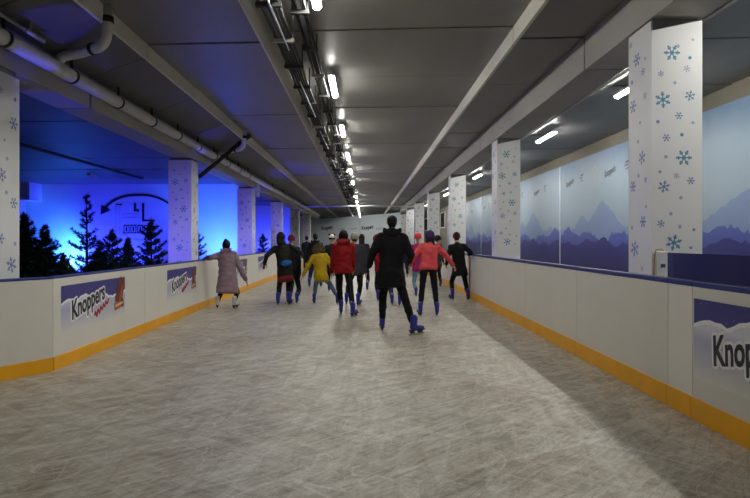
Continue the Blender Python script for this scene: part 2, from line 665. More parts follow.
# dark windows in the far part of the right wall
for i, (y0, y1) in enumerate(((50.0, 52.6), (63.5, 67.5))):
    bm = bmesh.new()
    add_box(bm, 6.96, 7.03, y0, y1, 2.75, 4.0, 1)
    for a in (y0 - 0.08, y1):
        add_box(bm, 6.93, 7.03, a, a + 0.08, 2.67, 4.08, 0)
    add_box(bm, 6.93, 7.03, y0, y1, 2.67, 2.75, 0)
    add_box(bm, 6.93, 7.03, y0, y1, 4.0, 4.08, 0)
    struct('window_%d' % (i + 1), bm, [M['wrap'], M['dark_glass']], 'dark window high in the far right wall')


# ------------------------------------------------------------------ pillars wrapped in snowflake panels
def flake(bm, c, ux, uy, n, r, mi, rot=0.0):
    """printed six-armed snowflake"""
    def pt(a, d, s=0.0):
        return c + (ux * math.cos(a) + uy * math.sin(a)) * d + (ux * -math.sin(a) + uy * math.cos(a)) * s
    wd = r * 0.075
    if r < 0.035:
        slab_poly(bm, [pt(PI / 3 * k, r * (0.95 if k % 1 == 0 else 0.5)) for k in range(6)], n, 0.001, mi)
        return
    for k in range(6):
        a = rot + k * PI / 3
        slab_poly(bm, [pt(a, 0, -wd), pt(a, r * 0.86, -wd), pt(a, r * 0.86, wd), pt(a, 0, wd)], n, 0.001, mi)
        for sgn in (-1, 1):
            b0 = pt(a, r * 0.5)
            b1 = pt(a, r * 0.74, sgn * r * 0.22)
            d = (b1 - b0).normalized()
            s = d.cross(n) * wd * 0.9
            slab_poly(bm, [b0 - s, b1 - s, b1 + s, b0 + s], n, 0.001, mi)
        e = pt(a, r * 0.88)
        slab_poly(bm, [e + (ux * math.cos(q * PI / 3) + uy * math.sin(q * PI / 3)) * r * 0.15 for q in range(6)], n, 0.001, mi)
    slab_poly(bm, [pt(rot + PI / 6 + k * PI / 3, r * 0.26) for k in range(6)], n, 0.0012, mi)


FRONT_FL = [(672, 51, 8, 1), (678, 34, 2, 3), (693, 38, 1.5, 3), (690, 56, 2, 1), (687, 67, 3.6, 3), (661, 72, 3.2, 2), (675, 81, 1.8, 3), (690, 94, 5.2, 1),
            (663, 98, 8, 1), (679, 114, 4, 2), (658, 120, 2, 2), (693, 121, 1.8, 3), (666.5, 136, 4, 2), (682, 133, 2, 1), (666, 155, 2, 3),
            (684, 156, 8, 1), (660, 170, 1.6, 2), (676.5, 174, 3.2, 3), (691, 179, 4, 2), (664, 185, 6, 2), (681, 196, 2, 3), (671, 212, 2, 3),
            (661, 222, 4, 2), (680, 225, 2.2, 3), (694, 228, 1.7, 2), (674, 241, 8, 1), (691, 246, 1.7, 2)]
SIDE_FL = [(637, 58, 7, 2), (643, 70, 4, 2), (645, 57, 2, 3), (631, 44, 3, 3), (632, 81, 2.4, 2), (645, 94, 4, 3), (633, 105, 7, 2), (640, 121, 2, 3), (642, 156, 7, 2),
           (633, 185, 6, 2), (638.6, 174, 2.5, 3), (645.6, 178, 3, 2), (643, 220, 6, 2), (632, 226, 2.5, 3), (634.7, 247, 8, 2), (642, 267, 3, 3), (638, 140, 2.2, 3), (646, 205, 2, 3)]


def make_pillar(side):
    """side +1: right row (aisle face looks to -x); -1: left row (aisle face looks to +x); local origin at the near aisle corner"""
    h = 4.06 if side > 0 else 3.55
    root = bpy.data.objects.new('pillar', None)
    COL.objects.link(root)
    root['kind'] = 'structure'
    s = side
    W = 0.58
    bm = bmesh.new()
    x0, x1 = sorted((0.03 * s, (W - 0.03) * s))
    add_box(bm, x0, x1, 0.05, W - 0.03, 0, h + 0.06)
    obj('core', bm, M['core'], root)
    mats = [M['wrap'], M['flake_teal'], M['flake_blue'], M['flake_grey']]
    ztop_in = h - (0.12 if side > 0 else 0.0)
    # camera-facing panel with a slanting top
    bm = bmesh.new()
    pts = [Vector((0.0 if s > 0 else -W, 0, 0)), Vector((W if s > 0 else 0, 0, 0))]
    if s > 0:
        out = [Vector((0, 0, 0.02)), Vector((W, 0, 0.02)), Vector((W, 0, h)), Vector((0, 0, ztop_in))]
    else:
        out = [Vector((-W, 0, 0.02)), Vector((0, 0, 0.02)), Vector((0, 0, h)), Vector((-W, 0, h))]
    slab_poly(bm, out, Vector((0, 1, 0)), 0.02)
    n = Vector((0, -1, 0))
    ux, uy = Vector((1, 0, 0)), Vector((0, 0, 1))
    px = 6.58 / F
    for i, (u, v, r, mi) in enumerate(FRONT_FL):
        x = (u - 652) * px
        z = EYE + (V0 - v) * px
        if side < 0:
            x, z = -W + (x * 0.9 + 0.05), z - 0.15
            if z > h - 0.12:
                continue
        if z > ztop_in - 0.1 and side > 0 and x < 0.3:
            z -= 0.12
        flake(bm, Vector((x, 0, z)), ux, uy, n, r * px, mi, 0.3 * (i % 3))
    for r_, z_ in ((8, 0.95), (4, 0.7), (8, 0.4)):
        flake(bm, Vector(((0.3 if s > 0 else -0.3), 0, z_)), ux, uy, n, r_ * px, 1, 0.2)
    obj('front_panel', bm, mats, root)
    # aisle-facing panel
    bm = bmesh.new()
    out = [Vector((0, 0.021, 0.02)), Vector((0, W, 0.02)), Vector((0, W, h)), Vector((0, 0.021, h))]
    slab_poly(bm, out, Vector((s, 0, 0)), 0.02)
    n = Vector((-s, 0, 0))
    ux = Vector((0, 1, 0))
    for i, (u, v, r, mi) in enumerate(SIDE_FL):
        Y = 3.3 * F / (u - U0)
        y = min(max(Y - 6.58, 0.06), W - 0.06)
        z = EYE + (V0 - v) * Y / F
        if side < 0:
            z -= 0.2
        if z > h - 0.1:
            continue
        flake(bm, Vector((0, y, z)), ux, uy, n, r * Y / F, mi, 0.35 * (i % 3))
    obj('aisle_panel', bm, mats, root)
    bm = bmesh.new()
    x0, x1 = sorted(((W - 0.02) * s, W * s))
    add_box(bm, x0, x1, 0.021, W, 0.02, h)
    add_box(bm, *sorted((0.021 * s, (W - 0.021) * s)), W - 0.02, W, 0.02, h)
    obj('back_panel', bm, M['wrap'], root)
    return root


rowr = make_pillar(1)
rowr['label'] = 'white snowflake-wrapped pillar of the right row'
rowr.location = (3.3, 6.58, -0.02)
for k in range(1, 7):
    dup(rowr, (3.3, 6.55 + 7.74 * k, -0.02))
rowl = make_pillar(-1)
rowl['label'] = 'white snowflake-wrapped pillar of the left row'
rowl.location = (-4.35, 6.62, -0.02)
for k in range(1, 6):
    dup(rowl, (-4.35, 6.6 + 7.74 * k, -0.02))
# the pillar standing inside the blue room
dup(rowl, (-14.0, 23.0, -0.02)).scale = (1, 1, 0.9)

# ------------------------------------------------------------------ mountain banners on the right wall
def jag(t0, t1, n, f, seed, amp):
    r = random.Random(seed)
    out = []
    for i in range(n + 1):
        t = t0 + (t1 - t0) * i / n
        out.append((t, f(t) + (r.random() - 0.5) * amp * (1 if i % 2 else -0.6)))
    return out


def make_banner(lettered=True):
    Lb = 6.93
    root = thing('mountain_banner', '', 'banner', (6.99, 0, 0))
    bm = bmesh.new()
    add_box(bm, -0.02, 0.01, 0, Lb, 0.3, 4.15, 0)
    n = Vector((-1, 0, 0))

    def layer(sky, x, mi):
        a = [Vector((x, t * Lb, z)) for t, z in sky]
        for p, q in zip(a, a[1:]):
            poly(bm, [Vector((x, p.y, 0.31)), Vector((x, q.y, 0.31)), q, p], mi)

    def far(t):      # two broad peaks; t grows away from the viewer
        a = 2.74 - abs(t - 0.475) * 4.3
        if not lettered:
            return max(2.72 - abs(t - 0.475) * 3.0, 1.7)
        b = 2.34 - abs(t - 0.70) * 4.0
        c = 2.05 - abs(t - 0.15) * 2.5
        return max(a, b, c, 1.9)

    def mid(t):
        return 1.70 + 0.14 * math.sin(t * 9 + 0.5) + 0.12 * math.sin(t * 23)

    def near(t):
        return 1.47 + 0.08 * math.sin(t * 11 + 2.0) + 0.06 * math.sin(t * 31)

    layer(jag(0.005, 0.995, 46, far, 3, 0.10), -0.0215, 1)
    layer(jag(0.005, 0.995, 70, mid, 5, 0.16), -0.023, 2)
    layer(jag(0.005, 0.995, 60, near, 7, 0.12), -0.0245, 3)
    obj('printed_sheet', bm, [M['mt_sky'], M['mt_far'], M['mt_mid'], M['mt_near']], root)
    for k, t in enumerate((6.42, 3.23) if lettered else ()):
        bm = bmesh.new()
        m4 = basis((-0.0235, t - 0.1, 3.34), (0, -1, 0.17), (0, 0.17, 1))
        text_bm(bm, 'Knoppers', 0.25, m4, 0, 0.010, 0.25, 0.74)
        obj('lettering', bm, M['ink_grey'], root)
        bm = bmesh.new()
        m4 = basis((-0.0235, t - 1.35, 3.50), (0, -1, 0.06), (0, 0.06, 1))
        for dx, dy, ww, hh in ((0.05, 0.08, 0.26, 0.05), (0.0, 0.0, 0.2, 0.04), (0.05, -0.09, 0.22, 0.03)):
            slab_poly(bm, [m4 @ Vector((dx + a * ww + 0.05 * b, dy + b * hh, 0)) for a, b in ((0, 0), (1, 0), (1, 1), (0, 1))], n, 0.001, 0)
        obj('bar_logo', bm, M['ink_grey'], root)
    # ring emblem between the two words
    bm = bmesh.new()
    cy, cz = 3.85, 3.56
    for k in range(20):
        a0, a1 = 2 * PI * k / 24, 2 * PI * (k + 1) / 24
        slab_poly(bm, [Vector((-0.0235, cy + math.cos(a) * r_, cz + math.sin(a) * r_)) for a, r_ in ((a0, 0.17), (a1, 0.17), (a1, 0.2), (a0, 0.2))], n, 0.001, 0)
    for dy, zz, hh in ((-0.07, -0.1, 0.2), (0.0, -0.1, 0.12), (0.07, -0.1, 0.16)):
        slab_poly(bm, [Vector((-0.0235, cy + dy + a * 0.03, cz + zz + b * hh)) for a, b in ((0, 0), (1, 0), (1, 1), (0, 1))], n, 0.001, 0)
    if lettered:
        obj('ring_logo', bm, M['ink_pale'], root)
    else:
        bm.free()
    bm = bmesh.new()
    add_box(bm, -0.03, 0.01, Lb - 0.03, Lb + 0.03, 0.3, 4.15)
    obj('edge_strip', bm, M['wrap'], root)
    return root


ban = make_banner()
plain = make_banner(False)
BL = ['mountain banner on the right wall, reaching the picture edge beyond the first pillar',
      'mountain banner on the right wall between the first and second pillars, with lettering',
      'mountain banner on the right wall just behind the second pillar',
      'mountain banner on the right wall seen left of the second pillar',
      'mountain banner on the right wall just right of the third pillar',
      'mountain banner on the right wall, the farthest, beyond the third pillar']
for k in range(6):
    y = 6.55 + 6.95 * k
    if k == 0:
        plain.location = (6.99, y, 0)
        tag(plain, BL[0], None, 'mountain banners on the right wall')
    elif k == 1:
        ban.location = (6.99, y, 0)
        tag(ban, BL[1], None, 'mountain banners on the right wall')
    else:
        dup(ban, (6.99, y, 0), None, BL[k])
dup(ban, (6.99, -0.4, 0), None, 'mountain banner on the right wall level with the viewer, outside the picture')

# end wall of pale printed sheets, set at a slant
E0, E1 = Vector((-5.6, 58.6, 0)), Vector((3.95, 56.6, 0))
ed = (E1 - E0).normalized()
en = Vector((ed.y, -ed.x, 0))
for k in range(2):
    a = E0 + (E1 - E0) * (0.0 if k == 0 else 0.535)
    b = E0 + (E1 - E0) * (0.53 if k == 0 else 1.0)
    root = thing('pale_end_banner', ['pale printed end sheet behind the skaters, left of its seam', 'pale printed end sheet behind the skaters, right of its seam'][k], 'banner', (a.x, a.y, 0), group='pale sheets across the far end')
    root.rotation_euler = (0, 0, math.atan2(ed.y, ed.x))
    Lk = (b - a).length
    bm = bmesh.new()
    z0_, z1_ = (3.68, 4.03) if k == 0 else (4.04, 4.36)
    slab_poly(bm, [Vector((0, 0, 0)), Vector((Lk, 0, 0)), Vector((Lk, 0, z1_)), Vector((0, 0, z0_))], Vector((0, 1, 0)), 0.05)
    obj('printed_sheet', bm, M['endw'], root)
    for t, s_, mi, tx in ((0.22 if k == 0 else 0.03, 0.50, 0, 'Knoppers'), (0.57 if k == 0 else 0.36, 0.30, 1, 'Knoppers'), (0.82, 0.30, 1, 'Knoppers')):
        bm = bmesh.new()
        m4 = basis((t * Lk, -0.004, 2.62), (1, 0, 0.12), (-0.12, 0, 1))
        text_bm(bm, tx, s_, m4, 0, 0.02 if mi == 0 else 0.004, 0.3, 0.62)
        obj('lettering', bm, M['ink'] if mi == 0 else M['ink_pale'], root)

# ------------------------------------------------------------------ rink boards
def board_dirs(p0, p1, inward):
    d = Vector((p1[0] - p0[0], p1[1] - p0[1], 0))
    return d, d.length, d.normalized()


def advert(parent, Lb, s0, length, z0, z1, full=True, big=True):
    """printed advert on the ice side of a board; local x along the board in reading direction, -y towards the ice"""
    y = -0.0035
    hh = z1 - z0
    bm = bmesh.new()
    r = random.Random(5)
    zs = z0 + hh * 0.60
    n = Vector((0, -1, 0))
    ridge = []
    N_ = 30
    for i in range(N_ + 1):
        t = i / N_
        ridge.append((s0 + t * length, zs + hh * ((0.08 * math.sin(t * 5.5 + 0.2) + 0.12 * t if full else 0.07 + 0.16 * math.sin(t * 3.2)) + 0.03 * math.sin(t * 23) + 0.05 * (r.random() - 0.5))))
    for (xa, za), (xb, zb) in zip(ridge, ridge[1:]):
        poly(bm, [(xa, y, z0), (xb, y, z0), (xb, y, zb), (xa, y, za)], 1)
        poly(bm, [(xa, y, za), (xb, y, zb), (xb, y, z1), (xa, y, z1)], 0)
    rim = [(x, z) for x, z in ridge]
    for (xa, za), (xb, zb) in zip(rim, rim[1:]):
        poly(bm, [(xa, y - 0.0006, za - hh * 0.045), (xb, y - 0.0006, zb - hh * 0.06), (xb, y - 0.0006, zb), (xa, y - 0.0006, za)], 2)
    for i in range(26):       # snow in the sky
        x, z = s0 + r.random() * length, z1 - r.random() * hh * 0.3
        q = 0.003 + r.random() * 0.004
        poly(bm, [(x - q, y - 0.001, z), (x, y - 0.001, z - q), (x + q, y - 0.001, z), (x, y - 0.001, z + q)], 3)
    ad = obj('advert', bm, [M['ad_sky'], M['ad_snow'], M['ink_white'], M['ink_pale']], parent)
    sl = 0.20
    size = 0.33
    tx0 = s0 + (0.235 if full else 0.27)
    bm = bmesh.new()
    for k in range(9):
        dx, dz, mi, off = (0.026 * math.cos(k * PI / 4), 0.024 * math.sin(k * PI / 4), 1, 0.0008 + 0.0003 * k) if k < 8 else (0, 0, 0, 0.0050)
        m4 = basis((tx0 + dx, y - off, z0 + hh * 0.235 + dz), (1, 0, sl), (-sl * 0.2, 0, 1))
        text_bm(bm, 'Knoppers', size, m4, mi, 0.009, 0.0, 0.70, 0.0001 if k < 8 else 0.001)
    obj('lettering', bm, [M['ink'], M['ink_white']], ad)
    # red script under the name
    bm = bmesh.new()
    px_, pz_ = tx0 + 0.60, z0 + hh * 0.16
    pts = []
    for i in range(60):
        t = i / 59
        pts.append((px_ + t * 0.42, y - 0.004, pz_ + t * 0.16 + 0.045 * math.sin(t * 34) * (1 - 0.4 * t) + 0.02))
    tube(bm, pts, 0.008, 6)
    obj('red_script', bm, M['ink_red'], ad)
    # chocolate wafer bar and a cut piece
    bm = bmesh.new()
    bx, bz = s0 + length * 0.90, z0 + hh * 0.66
    c, s = math.cos(R(68)), math.sin(R(68))
    def rot_pts(cx, cz, w_, h_, dy, ang, rr=0.25):
        ca, sa = math.cos(ang), math.sin(ang)
        raw = [(-w_, -h_ * (1 - rr)), (-w_ * (1 - rr), -h_), (w_ * (1 - rr), -h_), (w_, -h_ * (1 - rr)), (w_, h_ * (1 - rr)), (w_ * (1 - rr), h_), (-w_ * (1 - rr), h_), (-w_, h_ * (1 - rr))]
        return [Vector((cx + a * ca - b * sa, y - dy, cz + a * sa + b * ca)) for a, b in raw]
    slab_poly(bm, rot_pts(bx, bz, 0.19, 0.11, 0.005, R(66)), n, 0.001, 0)
    slab_poly(bm, rot_pts(bx + 0.04, bz - 0.02, 0.12, 0.025, 0.0065, R(66)), n, 0.001, 2)
    slab_poly(bm, rot_pts(bx - 0.05, bz - 0.20, 0.14, 0.055, 0.0075, R(8)), n, 0.001, 2)
    slab_poly(bm, rot_pts(bx - 0.05, bz - 0.195, 0.13, 0.018, 0.009, R(8)), n, 0.001, 1)
    slab_poly(bm, rot_pts(bx + 0.07, bz - 0.18, 0.04, 0.065, 0.0085, R(20)), n, 0.001, 0)
    obj('wafer_picture', bm, [M['cocoa'], M['cream'], M['wafer']], ad)
    return ad


def board(p0, p1, H, kick_h, label, group=None, fresh=False, ad=None, cap_h=0.05, flip=False):
    """p0 -> p1 runs in reading direction as seen from the ice; the ice lies to local -y"""
    d = Vector((p1[0] - p0[0], p1[1] - p0[1], 0))
    Lb = d.length
    root = thing('rink_board', label, 'board', (p0[0], p0[1], 0), math.atan2(d.y, d.x), group)
    bm = bmesh.new()
    bbox(bm, 0.003, Lb - 0.003, 0.0, 0.055, 0.0, H, bev=0.003, seg=1)
    obj('panel', bm, M['board_b' if fresh else 'board'], root)
    bm = bmesh.new()
    bbox(bm, 0.002, Lb - 0.002, -0.014, 0.0, 0.0, kick_h, bev=0.005, seg=2)
    obj('kick_strip', bm, M['kick'], root)
    bm = bmesh.new()
    bbox(bm, 0.001, Lb - 0.001, -0.004, 0.075, H, H + cap_h, bev=0.008, seg=2)
    obj('cap_rail', bm, M['cap'], root)
    if ad:
        advert(root, *ad)
    return root


GR, GL = 'white boards along the right side of the rink', 'white boards along the left side of the rink'
HR, HL = 1.115, 1.06
PLAIN_R = 'plain white board with blue cap and yellow base, right side of the rink'
PLAIN_L = 'plain white board with thin cap and yellow base, left side of the rink'
# right side: reading direction runs towards the viewer
board((XR, 4.84), (XR, 2.3), HR, 0.187, 'right board with a large cropped advert, cut by the picture edge', GR, False, (2.54, 0.03, 2.2, 0.36, 1.02, False))
board((XR, 2.3), (XR, -2.5), HR, 0.187, 'right board level with the viewer, outside the picture', GR)
board((XR, 5.23), (XR, 4.84), HR, 0.187, 'narrow brighter white filler board left of the large cropped advert', GR, True)
ys = [5.23, 7.5, 9.9, 12.3, 14.95, 17.4, 19.8, 22.2, 24.6, 27, 29.4, 31.8, 34.2, 36.6, 39, 41.4, 43.8, 46.2, 48.6]
for i, (a, b) in enumerate(zip(ys, ys[1:])):
    lab = {0: 'plain white right board next to the narrow brighter filler board', 3: 'plain white right board ending at the beige post beside the skater in black'}.get(i, PLAIN_R)
    board((XR, b), (XR, a), HR, 0.187, lab, GR)
# left side
a0, a1 = LEFT_LINE[0], LEFT_LINE[1]
board((-3.60 - 0.5036 * 2.4, 6.60 - 0.8639 * 2.4), (XL, 6.60), HL, 0.16, 'plain white left board angled at the rink corner, by the picture edge', GL, cap_h=0.03)
board((-3.60 - 0.5036 * 5.2, 6.60 - 0.8639 * 5.2), (-3.60 - 0.5036 * 2.4, 6.60 - 0.8639 * 2.4), HL, 0.16, 'plain white left board angled outwards, outside the picture edge', GL, cap_h=0.03)
ADS_L = {0: (0.17, 'left board with the advert nearest the viewer'), 1: (1.05, 'left board with the second advert, in front of the second pillar'),
         3: (0.55, 'left board with an advert half hidden by the mauve coat'), 4: (0.95, 'left board with an advert at the dark hooded skater')}
yl = [6.6, 9.35, 12.3, 15.1, 18.3, 21.4, 24.2, 27, 29.8, 32.6, 35.4, 38.2, 41, 43.8, 46.6, 48.6]
for i, (a, b) in enumerate(zip(yl, yl[1:])):
    if i in ADS_L:
        s0, lab = ADS_L[i]
        board((XL, a), (XL, b), HL, 0.16, lab, GL, ad=(b - a, s0, 1.8, 0.40, 0.965), cap_h=0.03)
    else:
        board((XL, a), (XL, b), HL, 0.16, PLAIN_L, GL, cap_h=0.03)
xs_ = [XL, -1.5, 0.65, XR]
for a, b in zip(xs_, xs_[1:]):
    board((a, 48.6), (b, 48.6), HL, 0.16, 'plain white board closing the far end of the rink', 'white boards across the far end')

# beige post at a board joint, far right
bm = bmesh.new()
bbox(bm, XR - 0.05, XR - 0.017, 14.99, 15.06, 0, 1.12, bev=0.006)
tag(obj('board_post', bm, M['tan']), 'thin beige upright post at the right boards beside the skater in black', 'post')

# navy sheet standing behind the nearest right boards
bm = bmesh.new()
N_ = 36
ring = []
for i in range(N_ + 1):
    y = 1.2 + (5.42 - 1.2) * i / N_
    x = XR + 0.09 + 0.008 * math.sin(i * 0.9)
    ring.append([Vector((x, y, 0.02)), Vector((x + 0.015, y, 0.02)), Vector((x + 0.015, y, 1.39)), Vector((x, y, 1.39))])
loft(bm, ring)
tag(obj('windbreak_sheet', bm, M['navy']), 'dark navy sheet above the nearest right boards, before the first pillar', 'sheet')

# small white wall box and cable loop at the foot of the first right pillar
bx = thing('socket_box', 'small white box with a tan cable loop on the first right pillar', 'box', (3.315, 6.56, 1.08))
bm = bmesh.new()
bbox(bm, 0.0, 0.12, -0.08, 0.02, 0.0, 0.30, bev=0.012)
bbox(bm, 0.035, 0.085, -0.088, -0.08, 0.12, 0.16, bev=0.002, mi=1)
obj('case', bm, [M['plastic_white'], M['ink_grey']], bx)
bm = bmesh.new()
tube(bm, [(-0.012, -0.02, -0.1), (-0.015, -0.03, 0.1), (-0.012, -0.03, 0.22), (0.0, -0.03, 0.30), (0.01, -0.03, 0.32), (0.07, -0.03, 0.325), (0.10, -0.03, 0.30)], 0.008, 8)
obj('cable', bm, M['tan'], bx)

# ------------------------------------------------------------------ ceiling lights
def make_light(lit=True, Ln=1.55):
    root = thing('ceiling_light', '', 'ceiling light')
    bm = bmesh.new()
    bbox(bm, -0.065, 0.065, -Ln / 2, Ln / 2, 0.055, 0.10, bev=0.01)
    obj('housing', bm, M['lamp_body'], root)
    bm = bmesh.new()
    rings = []
    for y, k in ((-Ln / 2 + 0.02, 0.8), (-Ln / 2 + 0.05, 1.0), (Ln / 2 - 0.05, 1.0), (Ln / 2 - 0.02, 0.8)):
        rings.append([Vector((0.055 * k * math.cos(a), y, 0.055 - 0.05 * k * math.sin(a))) for a in [PI * q / 8 for q in range(9)]])
    loft(bm, rings)
    obj('diffuser', bm, M['lamp'] if lit else M['lamp_off'], root)
    for y in (-Ln * 0.32, Ln * 0.32):
        bm = bmesh.new()
        tube(bm, [(0, y, 0.09), (0, y, 0.21)], 0.008, 6)
        obj('hanger', bm, M['steel'], root)
    return root


ORD = ['first', 'second', 'third', 'fourth', 'fifth', 'sixth', 'seventh', 'eighth', 'ninth', 'tenth', 'eleventh', 'twelfth', 'thirteenth', 'fourteenth', 'fifteenth', 'sixteenth', 'seventeenth']
lt = make_light()
ltoff = make_light(False)
cy = [6.85, 11.5, 16.15, 20.9, 25.5, 30.3, 35.1, 40.1, 44.9, 49.6, 54.3, 59.0, 63.8, 68.5, 73.2]
first = True
for k, y in enumerate([2.1, -2.7, -7.4] + cy):
    loc = (-0.635, y, 4.55)
    if k < 3:
        lab = 'lit tube light over the ice, behind the viewer' if k == 1 else 'lit tube light over the ice, farthest behind the viewer'
    else:
        lab = 'lit tube light over the ice, %s of the middle row' % ORD[k - 3]
    if k == 0:
        dup(ltoff, loc, None, 'unlit ceiling tube light above the viewer', 'ceiling lights over the ice')
    elif abs(y - 35.1) < 0.01:
        ltoff.location = loc
        tag(ltoff, 'unlit ceiling tube light in the gap of the middle row', None, 'ceiling lights over the ice')
    elif first:
        lt.location = loc
        tag(lt, lab, None, 'ceiling lights over the ice')
        first = False
    else:
        dup(lt, loc, None, lab, 'ceiling lights over the ice')
ry = [10.5, 15.65, 20.4, 25.2, 30.0, 34.8, 39.6, 44.4, 49.2, 54.0, 5.6, 0.8, -4.0]
for k, y in enumerate(ry):
    lab = 'lit tube light in the right bay, %s of its row' % ORD[k] if k < 10 else 'lit tube light in the right bay, outside the picture'
    dup(lt, (4.95, y, 4.29), None, lab, 'ceiling lights of the right bay')

# ------------------------------------------------------------------ pipes and trays under the ceiling
dp = thing('drain_pipe', 'long thick grey drain pipe along the left beam', 'pipe', (-4.22, 0, 3.87))
bm = bmesh.new()
tube(bm, [(0, YA + 0.2, 0), (0, 53, 0)], 0.098, 16)
obj('pipe', bm, M['pipe'], dp, smooth=False)
for k in range(16):
    y = 3.58 + 1.55 * k if k < 12 else 22.6 + 3.5 * (k - 11)
    bm = bmesh.new()
    tube(bm, [(0, y - 0.025, 0), (0, y + 0.025, 0)], 0.108, 16)
    add_box(bm, -0.015, 0.015, y - 0.015, y + 0.015, 0.1, 0.26)
    obj('clamp', bm, M['clampm'], dp)
bm = bmesh.new()
tube(bm, [(-0.03, 22.7, -0.05), (-0.03, 22.7, -0.42)], 0.06, 12)
tube(bm, [(-0.03, 22.7, -0.36), (-0.03, 22.7, -0.62)], 0.07, 12)
obj('down_stub', bm, M['plastic_white'], dp)
# thin conduit above it
bm = bmesh.new()
tube(bm, [(-4.1, YA + 0.2, 4.05), (-4.1, 7.3, 4.05)], 0.022, 8)
tube(bm, [(-4.1, 6.9, 4.05), (-4.1, 7.3, 4.05)], 0.032, 8)
cd = thing('conduit', 'thin pale conduit lying just above the thick drain pipe', 'conduit')
obj('tube', bm, M['steel'], cd)
for k in range(4):
    bm = bmesh.new()
    add_box(bm, -4.11, -4.09, 1.0 + 2 * k, 1.03 + 2 * k, 4.02, 4.20)
    obj('hanger', bm, M['steel'], cd)


def elbow(y, r, label, mt):
    root = thing('branch_pipe', label, 'pipe')
    bm = bmesh.new()
    pts = [(-3.40, y - 0.1, 4.62), (-3.40, y - 0.1, 4.36)]
    for k in range(6):
        a = R(15 * (k + 1))
        pts.append((-3.40 - 0.2 * (1 - math.cos(a)), y - 0.1 + 0.03 * k, 4.30 - 0.2 * math.sin(a)))
    pts += [(-3.9, y + 0.2, 4.08), (-4.12, y + 0.25, 4.06)]
    for k in range(5):
        a = R(18 * (k + 1))
        pts.append((-4.12 - 0.1 * math.sin(a), y + 0.25, 4.06 - 0.1 * (1 - math.cos(a))))
    pts.append((-4.22, y + 0.25, 3.9))
    tube(bm, pts, r, 12)
    obj('pipe', bm, mt, root)
    for (p, q) in (((-3.66, y + 0.08, 4.1), (-3.71, y + 0.1, 4.1)), ((-3.40, y - 0.1, 4.38), (-3.40, y - 0.1, 4.46))):
        bm = bmesh.new()
        tube(bm, [p, q], r * 1.18, 12)
        obj('collar', bm, M['clampm'], root)
    return root


elbow(7.65, 0.068, 'grey elbow pipe joining the drain pipe, nearer one', M['pipe'])
elbow(16.2, 0.068, 'grey elbow pipe joining the drain pipe, farther one by the slanting dark pipe', M['pipe'])
bm = bmesh.new()
tube(bm, [P(199, 177, 15.5), P(222, 158, 15.9), P(247, 136.5, 16.5)], 0.055, 10)
tube(bm, [P(243, 139.5, 16.4), P(249, 135, 16.55)], 0.09, 10)
tag(obj('brace_pipe', bm, M['darksteel']), 'dark pipe slanting from under the left beam up to the ceiling edge', 'pipe')
# pipe under the ceiling of the blue room
bm = bmesh.new()
tube(bm, [(-8.4, 6.0, 3.86), (-8.4, 21.6, 3.86)], 0.045, 8)
tag(obj('ceiling_pipe', bm, M['darksteel']), 'dark thin pipe under the ceiling of the blue lit room', 'pipe')
g = dup(ltoff, (-9.6, 20.2, 3.74), R(12), 'unlit pale lamp under the ceiling of the blue lit room', 'lamps of the blue room')
g.scale = (1, 0.75, 1)
g2 = dup(ltoff, (-15.2, 20.2, 3.74), R(12), 'unlit lamp in the dark corner of the blue lit room', 'lamps of the blue room')
# right bay conduit
bm = bmesh.new()
tube(bm, [(4.55, YA + 0.3, 4.46), (4.55, 60, 4.46)], 0.03, 8)
tag(obj('conduit', bm, M['steel']), 'thin grey conduit along the right bay ceiling', 'conduit')
# pale pipe across the whole aisle far away
bm = bmesh.new()
tube(bm, [(-4.4, 40.6, 3.95), (4.6, 39.9, 3.95)], 0.055, 8)
tag(obj('cross_pipe', bm, M['plastic_white']), 'thin pale pipe crossing the aisle below the far ceiling', 'pipe')


def tray(x, w_, z, y0, y1, step, label, mrail, bracket_pale):
    root = thing('cable_tray', label, 'cable tray', (x, 0, z))
    for s in (-1, 1):
        bm = bmesh.new()
        add_box(bm, s * w_ / 2 - 0.012, s * w_ / 2 + 0.012, y0, y1, -0.035, 0.035)
        obj('side_rail', bm, mrail, root)
    y = y0 + 0.5
    k = 0
    while y < y1:
        bm = bmesh.new()
        e = 0.05
        add_box(bm, -w_ / 2 - e, w_ / 2 + e, y - 0.03, y + 0.03, -0.085, -0.035)
        for s in (-1, 1):
            add_box(bm, s * (w_ / 2 + 0.03) - 0.01, s * (w_ / 2 + 0.03) + 0.01, y - 0.012, y + 0.012, -0.035, 4.77 - z)
        obj('bracket', bm, M['beam'] if (bracket_pale and k % 5 == 1) else M['darksteel'], root)
        y += step
        k += 1
    bm = bmesh.new()
    for i in range(4):
        xx = -w_ / 2 + 0.05 + i * (w_ - 0.1) / 3
        tube(bm, [(xx, y0 + 0.1, -0.01), (xx, (y0 + y1) / 2, -0.012), (xx, y1 - 0.1, -0.01)], 0.018, 6)
    obj('cables', bm, M['clampm'], root)
    return root


tray(-1.18, 0.22, 4.45, -6, 66, 1.25, 'wider dark cable tray hanging left of the middle lights', M['darksteel'], True)
tray(-0.86, 0.14, 4.58, -6, 66, 1.45, 'narrow dark cable tray hanging directly beside the row of lights', M['darksteel'], True)
# a bright conduit in short lengths on the wider tray
for k in range(9):
    bm = bmesh.new()
    y = 5.6 + 4.6 * k
    tube(bm, [(-1.16, y, 4.34), (-1.13, y + 2.9, 4.34)], 0.013, 8)
    tag(obj('steel_conduit', bm, M['steel']), 'short bright steel conduit under the dark cable tray', 'conduit', 'steel conduits under the cable tray')

